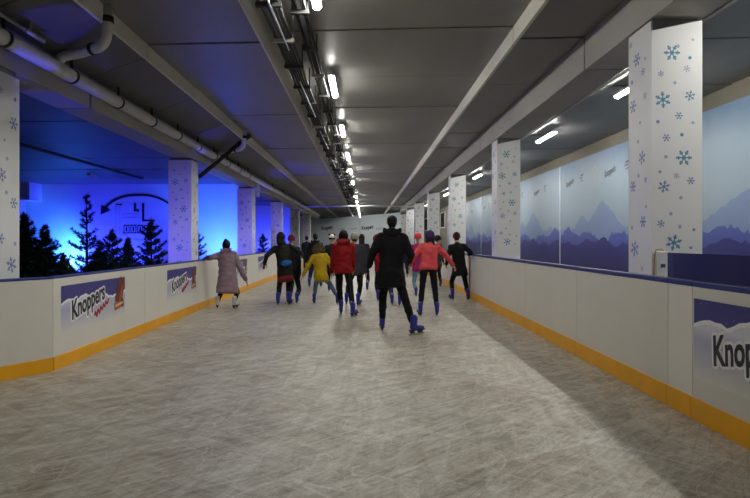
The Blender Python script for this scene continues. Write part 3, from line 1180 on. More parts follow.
# ------------------------------------------------------------------ emblem on the blue wall
Yw = 24.49
k_ = Yw / F
em = thing('wall_emblem', 'round arrow emblem with a large 4 on the blue lit wall', 'emblem', (0, 0, 0))
bm = bmesh.new()
cx, cz = P(141, 226, Yw).x, P(141, 226, Yw).z
n = Vector((0, -1, 0))
Rr = 30 * k_
arc = [P(u, v, Yw) for u, v in ((104.6, 208.3), (108.5, 204.2), (113, 201), (117.5, 198.7), (122, 197), (128, 195.6), (135, 195), (143, 194.9), (150, 195.6), (155, 196.8), (160, 198.5), (166, 201.5), (171, 205))]
for i, (p, q) in enumerate(zip(arc, arc[1:])):
    w0, w1 = (1.25 - 0.02 * i) * k_, (1.25 - 0.02 * (i + 1)) * k_
    dp_ = (arc[min(i + 1, 12)] - arc[max(i - 1, 0)]).normalized()
    dq_ = (arc[min(i + 2, 12)] - p).normalized()
    a_, b_ = Vector((-dp_.z, 0, dp_.x)), Vector((-dq_.z, 0, dq_.x))
    slab_poly(bm, [p - a_ * w0, q - b_ * w1, q + b_ * w1, p + a_ * w0], n, 0.004)
slab_poly(bm, [P(100.6, 214.8, Yw), P(110.2, 210.6, Yw), P(106, 207, Yw), P(101.2, 205.2, Yw)], n, 0.006)
obj('arc_arrow', bm, M['ink'], em)
bm = bmesh.new()
def bar(u0, v0, u1, v1):
    slab_poly(bm, [P(u0, v1, Yw), P(u1, v1, Yw), P(u1, v0, Yw), P(u0, v0, Yw)], n, 0.004)
bar(133.8, 203, 136, 211.5); bar(133.8, 209.6, 139, 211.5)
bar(142, 203, 144.2, 221.5); bar(142, 219.7, 150.2, 221.5)
bar(115.8, 204, 122, 205.2)
obj('large_digit', bm, M['ink'], em)
bm = bmesh.new()
for q, ch in enumerate(('0', 'E', '3', 'A')):
    u0 = 123.5 + q * 6.9
    bar(u0, 225, u0 + 6, 226); bar(u0, 232.5, u0 + 6, 233.4); bar(u0, 225, u0 + 0.9, 233.4); bar(u0 + 5.1, 225, u0 + 6, 233.4)
    bar(u0 + 2.2, 227, u0 + 3.8, 231.5)
obj('boxed_letters', bm, M['ink'], em)
bm = bmesh.new()
for i in range(16):
    b0, b1 = R(205) + R(130) * i / 16, R(205) + R(130) * (i + 1) / 16
    slab_poly(bm, [Vector((cx + math.cos(b) * (24 * k_ + q), Yw, cz + 0.25 + math.sin(b) * (20 * k_ + q))) for b, q in ((b0, -0.012), (b1, -0.012), (b1, 0.012), (b0, 0.012))], n, 0.004)
for u in (115.5, 119.5):
    bar(u, 206, u + 0.4, 236)
for v in (214, 217.5):
    bar(122, v, 139, v + 0.35)
obj('thin_lines', bm, M['ink_pale'], em)

# ------------------------------------------------------------------ blue floodlights
def flood(name, loc, aim, power, size, blend, label, rad=0.06, col=BLUE):
    root = thing(name, label, 'floodlight', (loc[0], loc[1], -0.02), group='blue floodlights on the floor')
    d = (Vector(aim) - Vector(loc)).normalized()
    q = d.to_track_quat('-Z', 'Y')
    bm = bmesh.new()
    bbox(bm, -0.14, 0.14, -0.1, 0.1, 0.005, 0.12, bev=0.012)
    mt = Matrix.Translation((0, 0, loc[2] - 0.02)) @ q.to_matrix().to_4x4()
    me = bpy.data.meshes.new('t')
    bm.transform(mt)
    for s in (-1, 1):
        add_box(bm, s * 0.155 - 0.008, s * 0.155 + 0.008, -0.02, 0.02, 0.0, loc[2] + 0.02)
    add_box(bm, -0.16, 0.16, -0.06, 0.06, 0.0, 0.012)
    obj('case', bm, M['flood'], root)
    bm = bmesh.new()
    add_box(bm, -0.12, 0.12, -0.08, 0.08, 0.0, 0.004)
    bm.transform(mt)
    obj('lens', bm, M['flood_lens'], root)
    ld = bpy.data.lights.new('blue_beam', 'SPOT')
    ld.energy = power
    ld.color = col
    ld.spot_size = size
    ld.spot_blend = blend
    ld.shadow_soft_size = rad
    lo = bpy.data.objects.new('blue_beam', ld)
    lo.location = Vector((0, 0, loc[2] - 0.02)) + d * 0.03
    lo.rotation_euler = q.to_euler()
    link(lo, root)
    return root


def wall_flood(u, y, dist, h, power, size, label):
    x = P(u, 0, y - dist).x
    flood('floodlight', (x, y - dist, 0.3), (x, y, h), power, R(size), 0.9, label)


CYAN = (0.03, 0.30, 1.0)
BL2 = (0.03, 0.04, 1.0)
wall_flood(67, 24.5, 0.8, 1.3, 380, 150, 'blue floodlight on the floor behind the tall thin fir')
wall_flood(213, 24.5, 1.6, 2.6, 520, 130, 'blue floodlight on the floor between the second and third left pillars')
wall_flood(120, 24.5, 1.3, 2.0, 230, 140, 'blue floodlight on the floor below the arrow emblem')
wall_flood(268, 40.2, 1.3, 2.2, 420, 140, 'blue floodlight on the floor beyond the third left pillar')
wall_flood(262, 57.0, 1.2, 1.8, 420, 120, 'blue floodlight on the floor beyond the fourth left pillar')
flood('floodlight', (P(71, 0, 23.5).x, 23.5, 0.3), (P(70, 0, 24.5).x, 24.5, 1.1), 380, R(84), 1.0, 'added cyan lamp brightening the blue wall glow beside the tall thin fir', 0.06, CYAN)  # extra lamp, added to turn the core of the blue glow cyan
flood('floodlight', (P(219, 0, 22.7).x, 22.7, 0.3), (P(216, 0, 24.5).x, 24.5, 2.0), 250, R(80), 1.0, 'added cyan lamp brightening the blue wall glow near the third left pillar', 0.06, CYAN)  # second extra lamp, added for a cyan core in the wall glow
for y, lb in ((7.25, 'blue uplight between the left boards and the first pillar'), (14.6, 'blue uplight between the left boards and the second pillar')):
    flood('floodlight', (-3.98, y, 0.25), (-3.98, y + 0.001, 3.0), 130, R(17), 0.5, lb, 0.03, (0.04, 0.04, 1.0))
flood('floodlight', (-4.62, 8.6, 0.25), (-4.62, 8.601, 3.0), 60, R(26), 0.6, 'blue uplight behind the first left pillar, aimed at the beam', 0.03, (0.03, 0.03, 1.0))
for k, (y, lb) in enumerate(((11.2, 'blue floodlight behind the left boards aimed at the second pillar'), (18.9, 'blue floodlight behind the left boards aimed at the third pillar'), (26.6, 'blue floodlight behind the left boards aimed at the fourth pillar'))):
    flood('floodlight', (-5.6, y, 0.3), (-4.7, y + 3.2, 1.9), 150, R(50), 0.9, lb, 0.05, (0.10, 0.07, 1.0))


# ------------------------------------------------------------------ fir trees in the blue room
def make_fir(name, H, Rb, nw, seed, dens, label, upturn=0.0, needle='needle'):
    r = random.Random(seed)
    root = thing(name, label, 'tree', group='fir trees behind the left boards')
    bm = bmesh.new()
    tube(bm, [(0, 0, 0), (0.01, 0, H * 0.5), (0, 0, H)], [0.05 * H / 2.5, 0.03 * H / 2.5, 0.005], 8)
    obj('trunk', bm, M['bark'], root)
    bm = bmesh.new()

    def needles(p, d, ln, cnt):
        u, v = frame_of(d)
        for i in range(cnt):
            t = r.random()
            a = r.random() * 2 * PI
            q = p + d * ln * t
            o_ = (u * math.cos(a) + v * math.sin(a))
            tip = q + (o_ * 0.8 + d * 0.7) * (0.07 + 0.04 * r.random())
            s = d.cross(o_) * 0.011
            bm.faces.new([bm.verts.new(q - s), bm.verts.new(q + s), bm.verts.new(tip)])

    for k in range(nw):
        t = k / (nw - 1)
        z = H * (0.10 + 0.82 * t)
        Lb = Rb * (1 - t) ** 0.85 * r.uniform(0.8, 1.15) + 0.07
        nb = r.choice((5, 6, 7))
        for j in range(nb):
            a = 2 * PI * (j + r.random() * 0.6) / nb + k * 0.7
            L1 = Lb * r.uniform(0.55, 1.12)
            dr = Vector((math.cos(a), math.sin(a), 0.05 + 0.6 * t + upturn + r.uniform(-0.12, 0.16)))
            dr.normalize()
            p0 = Vector((0, 0, z + r.uniform(-0.42, 0.42) * H * 0.82 / nw))
            p1 = p0 + dr * L1 * 0.6 + Vector((0, 0, -0.04 * L1))
            p2 = p1 + (dr + Vector((0, 0, 0.25))).normalized() * L1 * 0.4
            tube(bm, [p0, p1, p2], [0.012, 0.008, 0.003], 4)
            needles(p0 + (p1 - p0) * 0.2, (p1 - p0).normalized(), (p1 - p0).length * 0.8, int(46 * dens * L1 + 6))
            needles(p1, (p2 - p1).normalized(), (p2 - p1).length, int(40 * dens * L1 + 8))
            nt = int(2 + 5 * L1)
            for s_ in range(nt):
                tt = 0.25 + 0.7 * s_ / max(1, nt - 1)
                q = p0.lerp(p1, tt / 0.6) if tt < 0.6 else p1.lerp(p2, (tt - 0.6) / 0.4)
                for sg in (-1, 1):
                    sd = (Vector((-dr.y, dr.x, 0)) * sg * 0.8 + dr * 0.7 + Vector((0, 0, 0.1))).normalized()
                    l2 = L1 * 0.36 * (1.1 - tt)
                    tube(bm, [q, q + sd * l2], [0.005, 0.002], 3)
                    needles(q, sd, l2, int(60 * dens * l2 + 6))
    needles(Vector((0, 0, H * 0.9)), Vector((0, 0, 1)), H * 0.1, 24)
    obj('foliage', bm, M[needle], root)
    # metal cross stand
    bm = bmesh.new()
    add_box(bm, -0.25, 0.25, -0.03, 0.03, 0, 0.03)
    add_box(bm, -0.03, 0.03, -0.25, 0.25, 0.0, 0.029)
    tube(bm, [(0, 0, 0.02), (0, 0, 0.16)], 0.07, 8)
    obj('stand', bm, M['darksteel'], root)
    return root


def at_tree(u, Y):
    return ((u - U0) * Y / F, Y, -0.02)


thin = make_fir('fir_tree', 2.85, 0.78, 8, 4, 0.75, 'tall thin fir with a long bare tip in front of the brightest blue glow', 0.22)
thin.location = at_tree(86.5, 16.2)
bush = make_fir('fir_tree', 1.95, 0.78, 15, 9, 1.6, 'round dense dark fir beside the first left pillar', 0.0)
bush.location = at_tree(45, 14.2)
mid_ = make_fir('fir_tree', 2.12, 0.88, 10, 21, 1.5, 'fir with spreading flat boughs right below the emblem, left of the second pillar', 0.1)
mid_.location = at_tree(151, 15.4)
for (u, Y, s, rz, src, lab) in (
        (112, 14.3, 0.86, 1.0, mid_, 'low dark fir between the tall thin fir and the second left pillar'),
        (24, 15.5, 1.18, 2.0, bush, 'dark fir half hidden right behind the first left pillar'),
        (100, 15.2, 0.80, 2.6, bush, 'low dark fir at the right foot of the tall thin fir'),
        (128, 16.9, 0.84, 0.4, bush, 'low dark fir below the boxed letters of the emblem'),
        (64, 12.9, 0.64, 4.4, bush, 'small dark fir at the left foot of the tall thin fir'),
        (195.5, 17.4, 0.90, 1.9, mid_, 'fir peeping out right of the second left pillar, left of the mauve coat'),
        (8, 20.0, 1.1, 3.3, mid_, 'fir hidden behind the first left pillar')):
    dup(src, at_tree(u, Y), rz, lab, scale=s)
t2 = dup(mid_, at_tree(263, 29.0), 0.9, 'dark fir in the gap right of the third left pillar', scale=0.9)

# ================================================================== SKATERS
def build_hand():
    bm = bmesh.new()
    capsule(bm, (0, 0, 0.0), 0.026, (0, 0, -0.03), 0.030, 10)
    for y in (-0.022, -0.007, 0.008, 0.022):
        capsule(bm, (0, y, -0.03), 0.014, (0, y * 1.05, -0.085), 0.0125, 8)
    for y, l in ((-0.028, 0.050), (-0.0095, 0.064), (0.010, 0.068), (0.029, 0.060)):
        a = Vector((0, y, -0.085))
        b = a + Vector((0.010, 0.003 * (1 if y > 0 else -1), -l * 0.52))
        c = b + Vector((0.020, 0, -l * 0.42))
        capsule(bm, a, 0.0095, b, 0.0088, 8)
        capsule(bm, b, 0.0088, c, 0.0075, 8)
    a = Vector((0.004, 0.026, -0.03))
    b = a + Vector((0.014, 0.026, -0.030))
    c = b + Vector((0.012, 0.008, -0.030))
    capsule(bm, a, 0.013, b, 0.0115, 8)
    capsule(bm, b, 0.011, c, 0.009, 8)
    return grow(bm, 0.0042, 3)


HAND = build_hand()


def build_skate(mat_boot, mat_sole):
    bm = bmesh.new()
    capsule(bm, (0, -0.055, 0.125), 0.044, (0, 0.06, 0.115), 0.042, 12)
    capsule(bm, (0, 0.05, 0.112), 0.043, (0, 0.155, 0.103), 0.036, 12)
    capsule(bm, (0, -0.045, 0.13), 0.046, (0, -0.03, 0.27), 0.055, 12)
    capsule(bm, (0, -0.015, 0.17), 0.045, (0, 0.0, 0.27), 0.046, 12)
    boot = grow(bm, 0.012, 4)
    boot.materials.append(mat_boot)
    bm = bmesh.new()
    for y0, y1 in ((-0.10, -0.02), (0.06, 0.15)):
        loft(bm, [[Vector((x * k, y + dy, z)) for x, y in ((-0.028, y0), (0.028, y0), (0.028, y1), (-0.028, y1))] for z, k, dy in ((0.085, 1.0, 0), (0.05, 0.45, 0), (0.028, 0.35, 0.005))])
    add_box(bm, -0.036, 0.036, -0.10, 0.185, 0.072, 0.088)
    me = bpy.data.meshes.new('holder')
    bmesh.ops.recalc_face_normals(bm, faces=bm.faces[:])
    bm.to_mesh(me)
    bm.free()
    me.materials.append(mat_sole)
    bm = bmesh.new()
    prof = [(-0.13, 0.006), (-0.12, 0.0), (0.17, 0.0), (0.195, 0.012), (0.20, 0.026), (0.17, 0.032), (-0.12, 0.032), (-0.135, 0.02)]
    slab_poly(bm, [Vector((-0.0025, a, b)) for a, b in prof], Vector((1, 0, 0)), 0.005)
    bl = bpy.data.meshes.new('blade')
    bmesh.ops.recalc_face_normals(bm, faces=bm.faces[:])
    bm.to_mesh(bl)
    bm.free()
    bl.materials.append(M['steel'])
    return boot, me, bl


M['boot_blue'] = mat('blue_rental_boot', srgb(40, 46, 150), 0.4, 0.1)
M['boot_white'] = mat('white_boot', srgb(206, 204, 200), 0.45, 0.05)
M['sole'] = mat('dark_sole', srgb(34, 34, 60), 0.5)
SK_BLUE = build_skate(M['boot_blue'], M['sole'])
SK_WHITE = build_skate(M['boot_white'], M['sole'])
M['skin'] = mat('skin', srgb(196, 150, 126), 0.55, 0.06, 20)
M['eye'] = mat('eye', (0.02, 0.015, 0.012), 0.2)
M['lip'] = mat('lip', srgb(150, 84, 78), 0.5)
CL = {}


def cloth(rgb, rough=0.8):
    k = (rgb, rough)
    if k not in CL:
        CL[k] = mat('cloth_%02x%02x%02x' % rgb, srgb(*rgb), rough, 0.16, 9, 0.25, 22, spec=0.25)
    return CL[k]


def ik(a, b, l1, l2, pole):
    d = b - a
    L_ = d.length
    if L_ > (l1 + l2) * 0.995:
        k = L_ / ((l1 + l2) * 0.995)
        l1, l2 = l1 * k, l2 * k
    n = d.normalized()
    x = (l1 * l1 - l2 * l2 + L_ * L_) / (2 * L_)
    h = math.sqrt(max(l1 * l1 - x * x, 0))
    p = (pole - n * pole.dot(n)).normalized()
    return a + n * x + p * h


def person(Y0, head, feet, label, S=1.7, lhand=None, rhand=None, jacket=(20, 20, 24), trousers=(18, 18, 22), hem=0.0, hair=None, hair_rgb=(26, 20, 18),
           hat=None, hood=None, glove=None, bulk=1.0, lean=0.0, foot_yaw=(0, 0), boots='blue', hips=None, skirt_flare=0.0, lift=(0, 0), turn=0.0, hem_band=None, bag=None, sh=None, loose=1.0):
    """head: (u, v) of the head's centre; feet: ((u, v), (u, v)) where the two skates stand; hands: (u, v, dy).
    All are turned into points at their own distances; the person's frame has +y the way they face, z = 0 on the ice."""
    fl = []
    for (u, v), lf in zip(feet, lift):
        Y = EYE * F / (v - V0) if not lf else Y0 + lf[1]
        z = 0.0 if not lf else EYE - (v - V0) * Y / F
        fl.append(Vector(((u - U0) * Y / F, Y, max(z, 0))))
    O = Vector(((fl[0].x + fl[1].x) / 2, Y0, 0))
    s = S / 1.75
    fl = [f - O for f in fl]
    hd = P(head[0], head[1], Y0 + lean) - O
    # hip
    hz = 0.50 * S + 0.055
    if hips is not None:
        hp = P(hips[0], hips[1], Y0 - lean * 0.35) - O
    else:
        hp = Vector((fl[0].x * 0.5 + fl[1].x * 0.5 + 0.25 * (hd.x - (fl[0].x + fl[1].x) / 2), (fl[0].y + fl[1].y) / 2 - lean * 0.35, hz))
        leg = 0.53 * S
        spread = max((fl[0] - Vector((hp.x, hp.y, 0))).length, (fl[1] - Vector((hp.x, hp.y, 0))).length)
        hp.z = min(hz, math.sqrt(max(leg * leg - spread * spread, 0.2)) + 0.02)
        hp.z = min(hp.z, hd.z - 0.40 * S)
    ct, st = math.cos(turn), math.sin(turn)
    right = Vector((ct, st, 0))
    up = (hd - Vector((0, 0.0, 0.0)) - hp)
    nk = hp + up * 0.80                                   # base of the neck
    nk = Vector((nk.x, nk.y - 0.0, nk.z))
    up_n = (nk - hp).normalized()
    right = (right - up_n * right.dot(up_n)).normalized()
    fw = up_n.cross(right).normalized()
    TL = (nk - hp).length
    shw = 0.101 * S
    shl = nk - right * shw - up_n * 0.075 * s
    shr = nk + right * shw - up_n * 0.075 * s
    wl = P(lhand[0], lhand[1], Y0 + lhand[2]) - O if lhand else shl - right * 0.06 + Vector((0, 0.05, -0.33 * S))
    wr = P(rhand[0], rhand[1], Y0 + rhand[2]) - O if rhand else shr + right * 0.06 + Vector((0, 0.05, -0.33 * S))
    la, lfa = 0.172 * S, 0.155 * S
    hl = 0.07 * s
    arms = []
    for sh_, wr_, sg in ((shl, wl, -1), (shr, wr, 1)):
        el = ik(sh_, wr_, la, lfa, -fw * 1.0 + right * sg * 0.28 - Vector((0, 0, 0.3)))
        arms.append((sh_, el, wr_))
    legs = []
    for f, sg in zip(fl, (-1, 1)):
        hj = hp + right * sg * 0.052 * S - Vector((0, 0, 0.03 * s))
        yw = R(foot_yaw[0 if sg < 0 else 1])
        an = f + Vector((0.034 * math.sin(yw), -0.034 * math.cos(yw), 0.14))
        kn = ik(hj, an, 0.25 * S, 0.235 * S, Vector((0, 1, 0)) + right * sg * 0.15)
        legs.append((hj, kn, an))

    def ring(c, a, b, nseg=18, ax=None, ay=None):
        ax = ax or right
        ay = ay or fw
        return [c + ax * math.cos(2 * PI * k / nseg) * a + ay * math.sin(2 * PI * k / nseg) * b for k in range(nseg)]

    # ---- the body
    bm = bmesh.new()
    tl = [(-0.10, 0.10, 0.08), (0.0, 0.155, 0.11), (0.12, 0.15, 0.105), (0.35, 0.125, 0.09), (0.6, 0.145, 0.105), (0.82, 0.155, 0.10), (0.95, 0.11, 0.075), (1.02, 0.05, 0.05)]
    loft(bm, [ring(hp + up_n * TL * t, a * s, b * s) for t, a, b in tl])
    hn = (hd - nk)
    capsule(bm, nk - up_n * 0.03, 0.055 * s, hd - hn * 0.25, 0.05 * s)
    hs = 0.92 + 0.08 * s
    Rh = Matrix((right, fw, right.cross(fw))).transposed()
    Rh = Matrix.Rotation(turn, 3, 'Z')
    E = lambda x, y, z, a, b, c, m=0: ellipsoid(bm, hd + Rh @ Vector((x, y, z)) * hs, a * hs, b * hs, c * hs, Rh, 16, m)
    E(0, -0.005, 0.025, 0.076, 0.096, 0.092)
    E(0, 0.025, -0.05, 0.058, 0.062, 0.066)
    E(0, 0.098, -0.012, 0.013, 0.02, 0.024)
    E(0, 0.07, -0.10, 0.025, 0.022, 0.02)
    for sg in (-1, 1):
        E(sg * 0.077, -0.005, 0.0, 0.012, 0.022, 0.033)
    for sh_, el, wr_ in arms:
        capsule(bm, sh_, 0.052 * s, el, 0.040 * s)
        capsule(bm, el, 0.040 * s, wr_, 0.027 * s)
    for hj, kn, an in legs:
        capsule(bm, hj, 0.082 * s, kn, 0.055 * s)
        capsule(bm, kn, 0.055 * s, kn.lerp(an, 0.35), 0.056 * s)
        capsule(bm, kn.lerp(an, 0.35), 0.052 * s, an + Vector((0, 0, 0.03)), 0.032 * s)
        capsule(bm, an, 0.030 * s, an + Vector((0, 0.0, -0.03)), 0.026 * s)
    me = grow(bm, 0.014, 4)
    bm = bmesh.new()
    bm.from_mesh(me)
    bpy.data.meshes.remove(me)
    for f in bm.faces:
        f.smooth = True
    for (sh_, el, wr_), sg in zip(arms, (-1, 1)):
        d = (wr_ - el).normalized()
        zax = -d
        yax = (fw - zax * fw.dot(zax))
        yax = yax.normalized() if yax.length > 0.05 else right
        xax = yax.cross(zax)
        m4 = Matrix((xax, yax, zax)).transposed().to_4x4()
        m4.translation = wr_
        m4 = m4 @ Matrix.Diagonal((-sg * s, s, s, 1))
        hm = HAND.copy()
        hm.transform(m4)
        n0 = len(bm.faces)
        bm.from_mesh(hm)
        bpy.data.meshes.remove(hm)
        bm.faces.ensure_lookup_table()
        for i in range(n0, len(bm.faces)):
            bm.faces[i].material_index = 1
            bm.faces[i].smooth = True
    for sg in (-1, 1):
        ellipsoid(bm, hd + Rh @ Vector((sg * 0.031, 0.082, 0.012)) * hs, 0.011, 0.009, 0.007, Rh, 8, 2)
    ellipsoid(bm, hd + Rh @ Vector((0, 0.083, -0.062)) * hs, 0.022, 0.007, 0.006, Rh, 8, 3)
    root = obj('person', bm, [M['skin'], cloth(glove) if glove else M['skin'], M['eye'], M['lip']], None, O)
    tag(root, label, 'person', 'skaters on the ice')

    # ---- jacket or coat
    J = 1.0 * bulk
    bm = bmesh.new()
    top = [(0.10, 0.165, 0.125), (0.35, 0.155, 0.125), (0.6, 0.165, 0.135), (0.78, 0.166, 0.128), (0.88, 0.135, 0.108), (0.96, 0.098, 0.09), (1.03, 0.075, 0.078)]
    rings = []
    hz_ = hem                       # hem height above the ice as a length below the hips
    if hz_ > 0:
        legd = (Vector(((fl[0].x + fl[1].x) / 2, (fl[0].y + fl[1].y) / 2, 0)) - hp).normalized()
        for t in (1.0, 0.66, 0.33):
            sp = 0.0
            rings.append(ring(hp + (legd * 0.6 - up_n * 0.4).normalized() * hz_ * t, (0.178 + skirt_flare * t) * s * J, (0.132 + skirt_flare * 0.7 * t) * s * J, ax=Vector((right.x, right.y, 0)).normalized()))
    rings.append(ring(hp, 0.178 * s * J, 0.132 * s * J))
    for t, a, b in top:
        rings.append(ring(hp + up_n * TL * t, a * s * J * (loose if t < 0.5 else 1), b * s * J))
    loft(bm, rings)
    ellipsoid(bm, hp + up_n * TL * 0.99, 0.085 * s, 0.085 * s, 0.045 * s, Matrix((right, fw, up_n)).transposed())
    for sh_, el, wr_ in arms:
        capsule(bm, nk.lerp(sh_, 0.4) - up_n * 0.03, 0.058 * s * J, sh_, 0.066 * s * J)
        capsule(bm, sh_, 0.068 * s * J, el, 0.055 * s * J)
        capsule(bm, el, 0.056 * s * J, wr_.lerp(el, 0.04), 0.043 * s * J)
    jm = grow(bm, 0.017, 5, 0.011, 8.0)
    jm.materials.append(cloth(jacket))
    nm = 'coat' if hem > 0.25 * s else 'jacket'
    jo = obj_me(nm, jm, root)
    if hem_band:
        bm = bmesh.new()
        rb = hem_band[1]
        legd = (Vector(((fl[0].x + fl[1].x) / 2, (fl[0].y + fl[1].y) / 2, 0)) - hp).normalized()
        dd = (legd * 0.6 - up_n * 0.4).normalized()
        loft(bm, [ring(hp + dd * (hz_ + q), (0.182 + skirt_flare) * s * J, (0.136 + skirt_flare * 0.7) * s * J) for q in (-0.03, rb * 0.5, rb)])
        hb = grow(bm, 0.016, 2, 0.006)
        hb.materials.append(cloth(hem_band[0]))
        obj_me('hem', hb, jo)
    # ---- trousers
    bm = bmesh.new()
    loft(bm, [ring(hp + up_n * TL * t, a * s, b * s) for t, a, b in ((-0.12, 0.10, 0.09), (0.0, 0.162, 0.12), (0.12, 0.158, 0.115), (0.2, 0.15, 0.11))])
    for hj, kn, an in legs:
        capsule(bm, hj, 0.092 * s, kn, 0.066 * s)
        capsule(bm, kn, 0.066 * s, kn.lerp(an, 0.4), 0.064 * s)
        e = an + (kn - an).normalized() * 0.085
        capsule(bm, kn.lerp(an, 0.4), 0.064 * s, e, 0.050 * s)
    tm = grow(bm, 0.016, 5, 0.008, 9.0)
    tm.materials.append(cloth(trousers))
    obj_me('trousers', tm, root)
    # ---- skates
    bt = SK_BLUE if boots == 'blue' else SK_WHITE
    for i, ((hj, kn, an), fy) in enumerate(zip(legs, foot_yaw)):
        lf = lift[i]
        so = obj_me('skate', bt[0], root, fl[i], Euler((R(lf[0]) if lf else 0, 0, R(fy))))
        k = max(0.8, s)
        so.scale = (k, k, k)
        obj_me('blade_holder', bt[1], so)
        obj_me('blade', bt[2], so)
    # ---- head wear
    def shell(c, rx, ry, rz, vox=0.011):
        b2 = bmesh.new()
        ellipsoid(b2, hd + Rh @ Vector(c) * hs, rx * hs, ry * hs, rz * hs, Rh, 18)
        return b2
    if hair:
        b2 = shell((0, -0.022, 0.038), 0.086, 0.096, 0.093)
        if hair == 'long':
            for x in (-0.05, -0.02, 0.02, 0.05):
                capsule(b2, hd + Rh @ Vector((x, -0.06, 0.02)) * hs, 0.045, hd + Rh @ Vector((x * 1.2, -0.10, -0.20)) * hs, 0.028)
        elif hair == 'bob':
            for x in (-0.055, -0.02, 0.02, 0.055):
                capsule(b2, hd + Rh @ Vector((x, -0.04, 0.02)) * hs, 0.045, hd + Rh @ Vector((x * 1.15, -0.05, -0.10)) * hs, 0.034)
        elif hair == 'bun':
            ellipsoid(b2, hd + Rh @ Vector((0, -0.06, 0.11)) * hs, 0.045, 0.045, 0.04)
            for x in (-0.05, 0.0, 0.05):
                capsule(b2, hd + Rh @ Vector((x, -0.04, 0.02)) * hs, 0.045, hd + Rh @ Vector((x, -0.05, -0.07)) * hs, 0.03)
        else:
            capsule(b2, hd + Rh @ Vector((-0.03, -0.05, 0.0)) * hs, 0.045, hd + Rh @ Vector((-0.03, -0.05, -0.04)) * hs, 0.036)
            capsule(b2, hd + Rh @ Vector((0.03, -0.05, 0.0)) * hs, 0.045, hd + Rh @ Vector((0.03, -0.05, -0.04)) * hs, 0.036)
        hm = grow(b2, 0.011, 3, 0.006, 22)
        hm.materials.append(cloth(hair_rgb, 0.6))
        obj_me('hair', hm, root)
    if hat:
        kind, rgb, rgb2 = hat
        b2 = bmesh.new()
        rings_ = []
        for z, k in ((0.0, 1.0), (0.03, 1.03), (0.06, 0.99), (0.09, 0.86), (0.115, 0.62), (0.13, 0.32), (0.136, 0.08)):
            rings_.append([hd + Rh @ Vector((math.cos(2 * PI * q / 20) * 0.092 * k, -0.01 + math.sin(2 * PI * q / 20) * 0.11 * k, z + 0.012)) * hs for q in range(20)])
        loft(b2, rings_)
        hm = grow(b2, 0.010, 2, 0.004, 30)
        hm.materials.append(cloth(rgb))
        ho = obj_me('hat', hm, root)
        b2 = bmesh.new()
        loft(b2, [[hd + Rh @ Vector((math.cos(2 * PI * q / 20) * 0.098 * k, -0.01 + math.sin(2 * PI * q / 20) * 0.116 * k, z)) * hs for q in range(20)] for z, k in ((-0.012, 0.97), (0.0, 1.0), (0.03, 1.0), (0.042, 0.97))])
        obj('cuff', b2, cloth(rgb2), ho, smooth=True)
        if kind == 'pompom':
            b2 = bmesh.new()
            ellipsoid(b2, hd + Rh @ Vector((0, -0.01, 0.175)) * hs, 0.04, 0.04, 0.038)
            obj('pompom', b2, cloth(rgb2), ho, smooth=True)
        elif kind == 'ears':
            for sg in (-1, 1):
                b2 = bmesh.new()
                ellipsoid(b2, hd + Rh @ Vector((sg * 0.07, -0.01, 0.13)) * hs, 0.036, 0.022, 0.036)
                obj('ear', b2, cloth(rgb2), ho, smooth=True)
        elif kind == 'cap':
            b2 = bmesh.new()
            pts_ = [hd + Rh @ Vector((math.cos(R(a)) * 0.08, 0.07 + math.sin(R(a)) * 0.10, 0.02)) * hs for a in range(0, 181, 20)]
            slab_poly(b2, pts_, Vector((0, 0, 1)), 0.008)
            obj('peak', b2, cloth(rgb2), ho)
    if hood:
        kind, rgb = hood
        b2 = bmesh.new()
        if kind == 'up':
            ellipsoid(b2, hd + Rh @ Vector((0, -0.035, 0.025)) * hs, 0.108, 0.118, 0.126, Rh, 18)
            ellipsoid(b2, hd + Rh @ Vector((0, -0.055, -0.07)) * hs, 0.105, 0.105, 0.105, Rh, 18)
            ellipsoid(b2, nk - fw * 0.04 + up_n * 0.02, 0.115 * s, 0.10 * s, 0.07 * s)
        elif kind == 'fur':
            for q in range(18):
                a = 2 * PI * q / 18
                ellipsoid(b2, hd + Vector((math.cos(a) * 0.115, -0.06 - 0.01 * (q % 2), 0.0 + math.sin(a) * 0.10 - 0.045)), 0.048, 0.05, 0.045)
            ellipsoid(b2, hd + Vector((0, -0.07, -0.05)), 0.11, 0.07, 0.10)
        else:
            c = nk - fw * 0.085 * s + up_n * 0.02
            for q in range(13):
                a = PI * (q / 12) + PI
                ellipsoid(b2, c + right * math.cos(a) * 0.12 * s + up_n * (math.sin(a) * 0.08 * s + 0.02) - fw * 0.015, (0.030 + 0.018 * math.sin(PI * q / 12)) * s, 0.040 * s, (0.030 + 0.014 * math.sin(PI * q / 12)) * s)
            ellipsoid(b2, c - up_n * 0.02, 0.11 * s, 0.05 * s, 0.075 * s, Matrix((right, fw, up_n)).transposed())
        hm = grow(b2, 0.012, 3, 0.008, 14)
        hm.materials.append(cloth(rgb))
        obj_me('hood', hm, root)
    if bag:
        b2 = bmesh.new()
        c = hp + up_n * TL * 0.16 - fw * 0.165 * s * J + right * 0.06 * s
        ellipsoid(b2, c, 0.13 * s, 0.06, 0.075, Matrix((right, fw, up_n)).transposed())
        ellipsoid(b2, c + right * 0.05, 0.09 * s, 0.055, 0.06, Matrix((right, fw, up_n)).transposed())
        hm = grow(b2, 0.012, 2, 0.006, 14)
        hm.materials.append(cloth(bag))
        obj_me('waist_bag', hm, root)
    return root


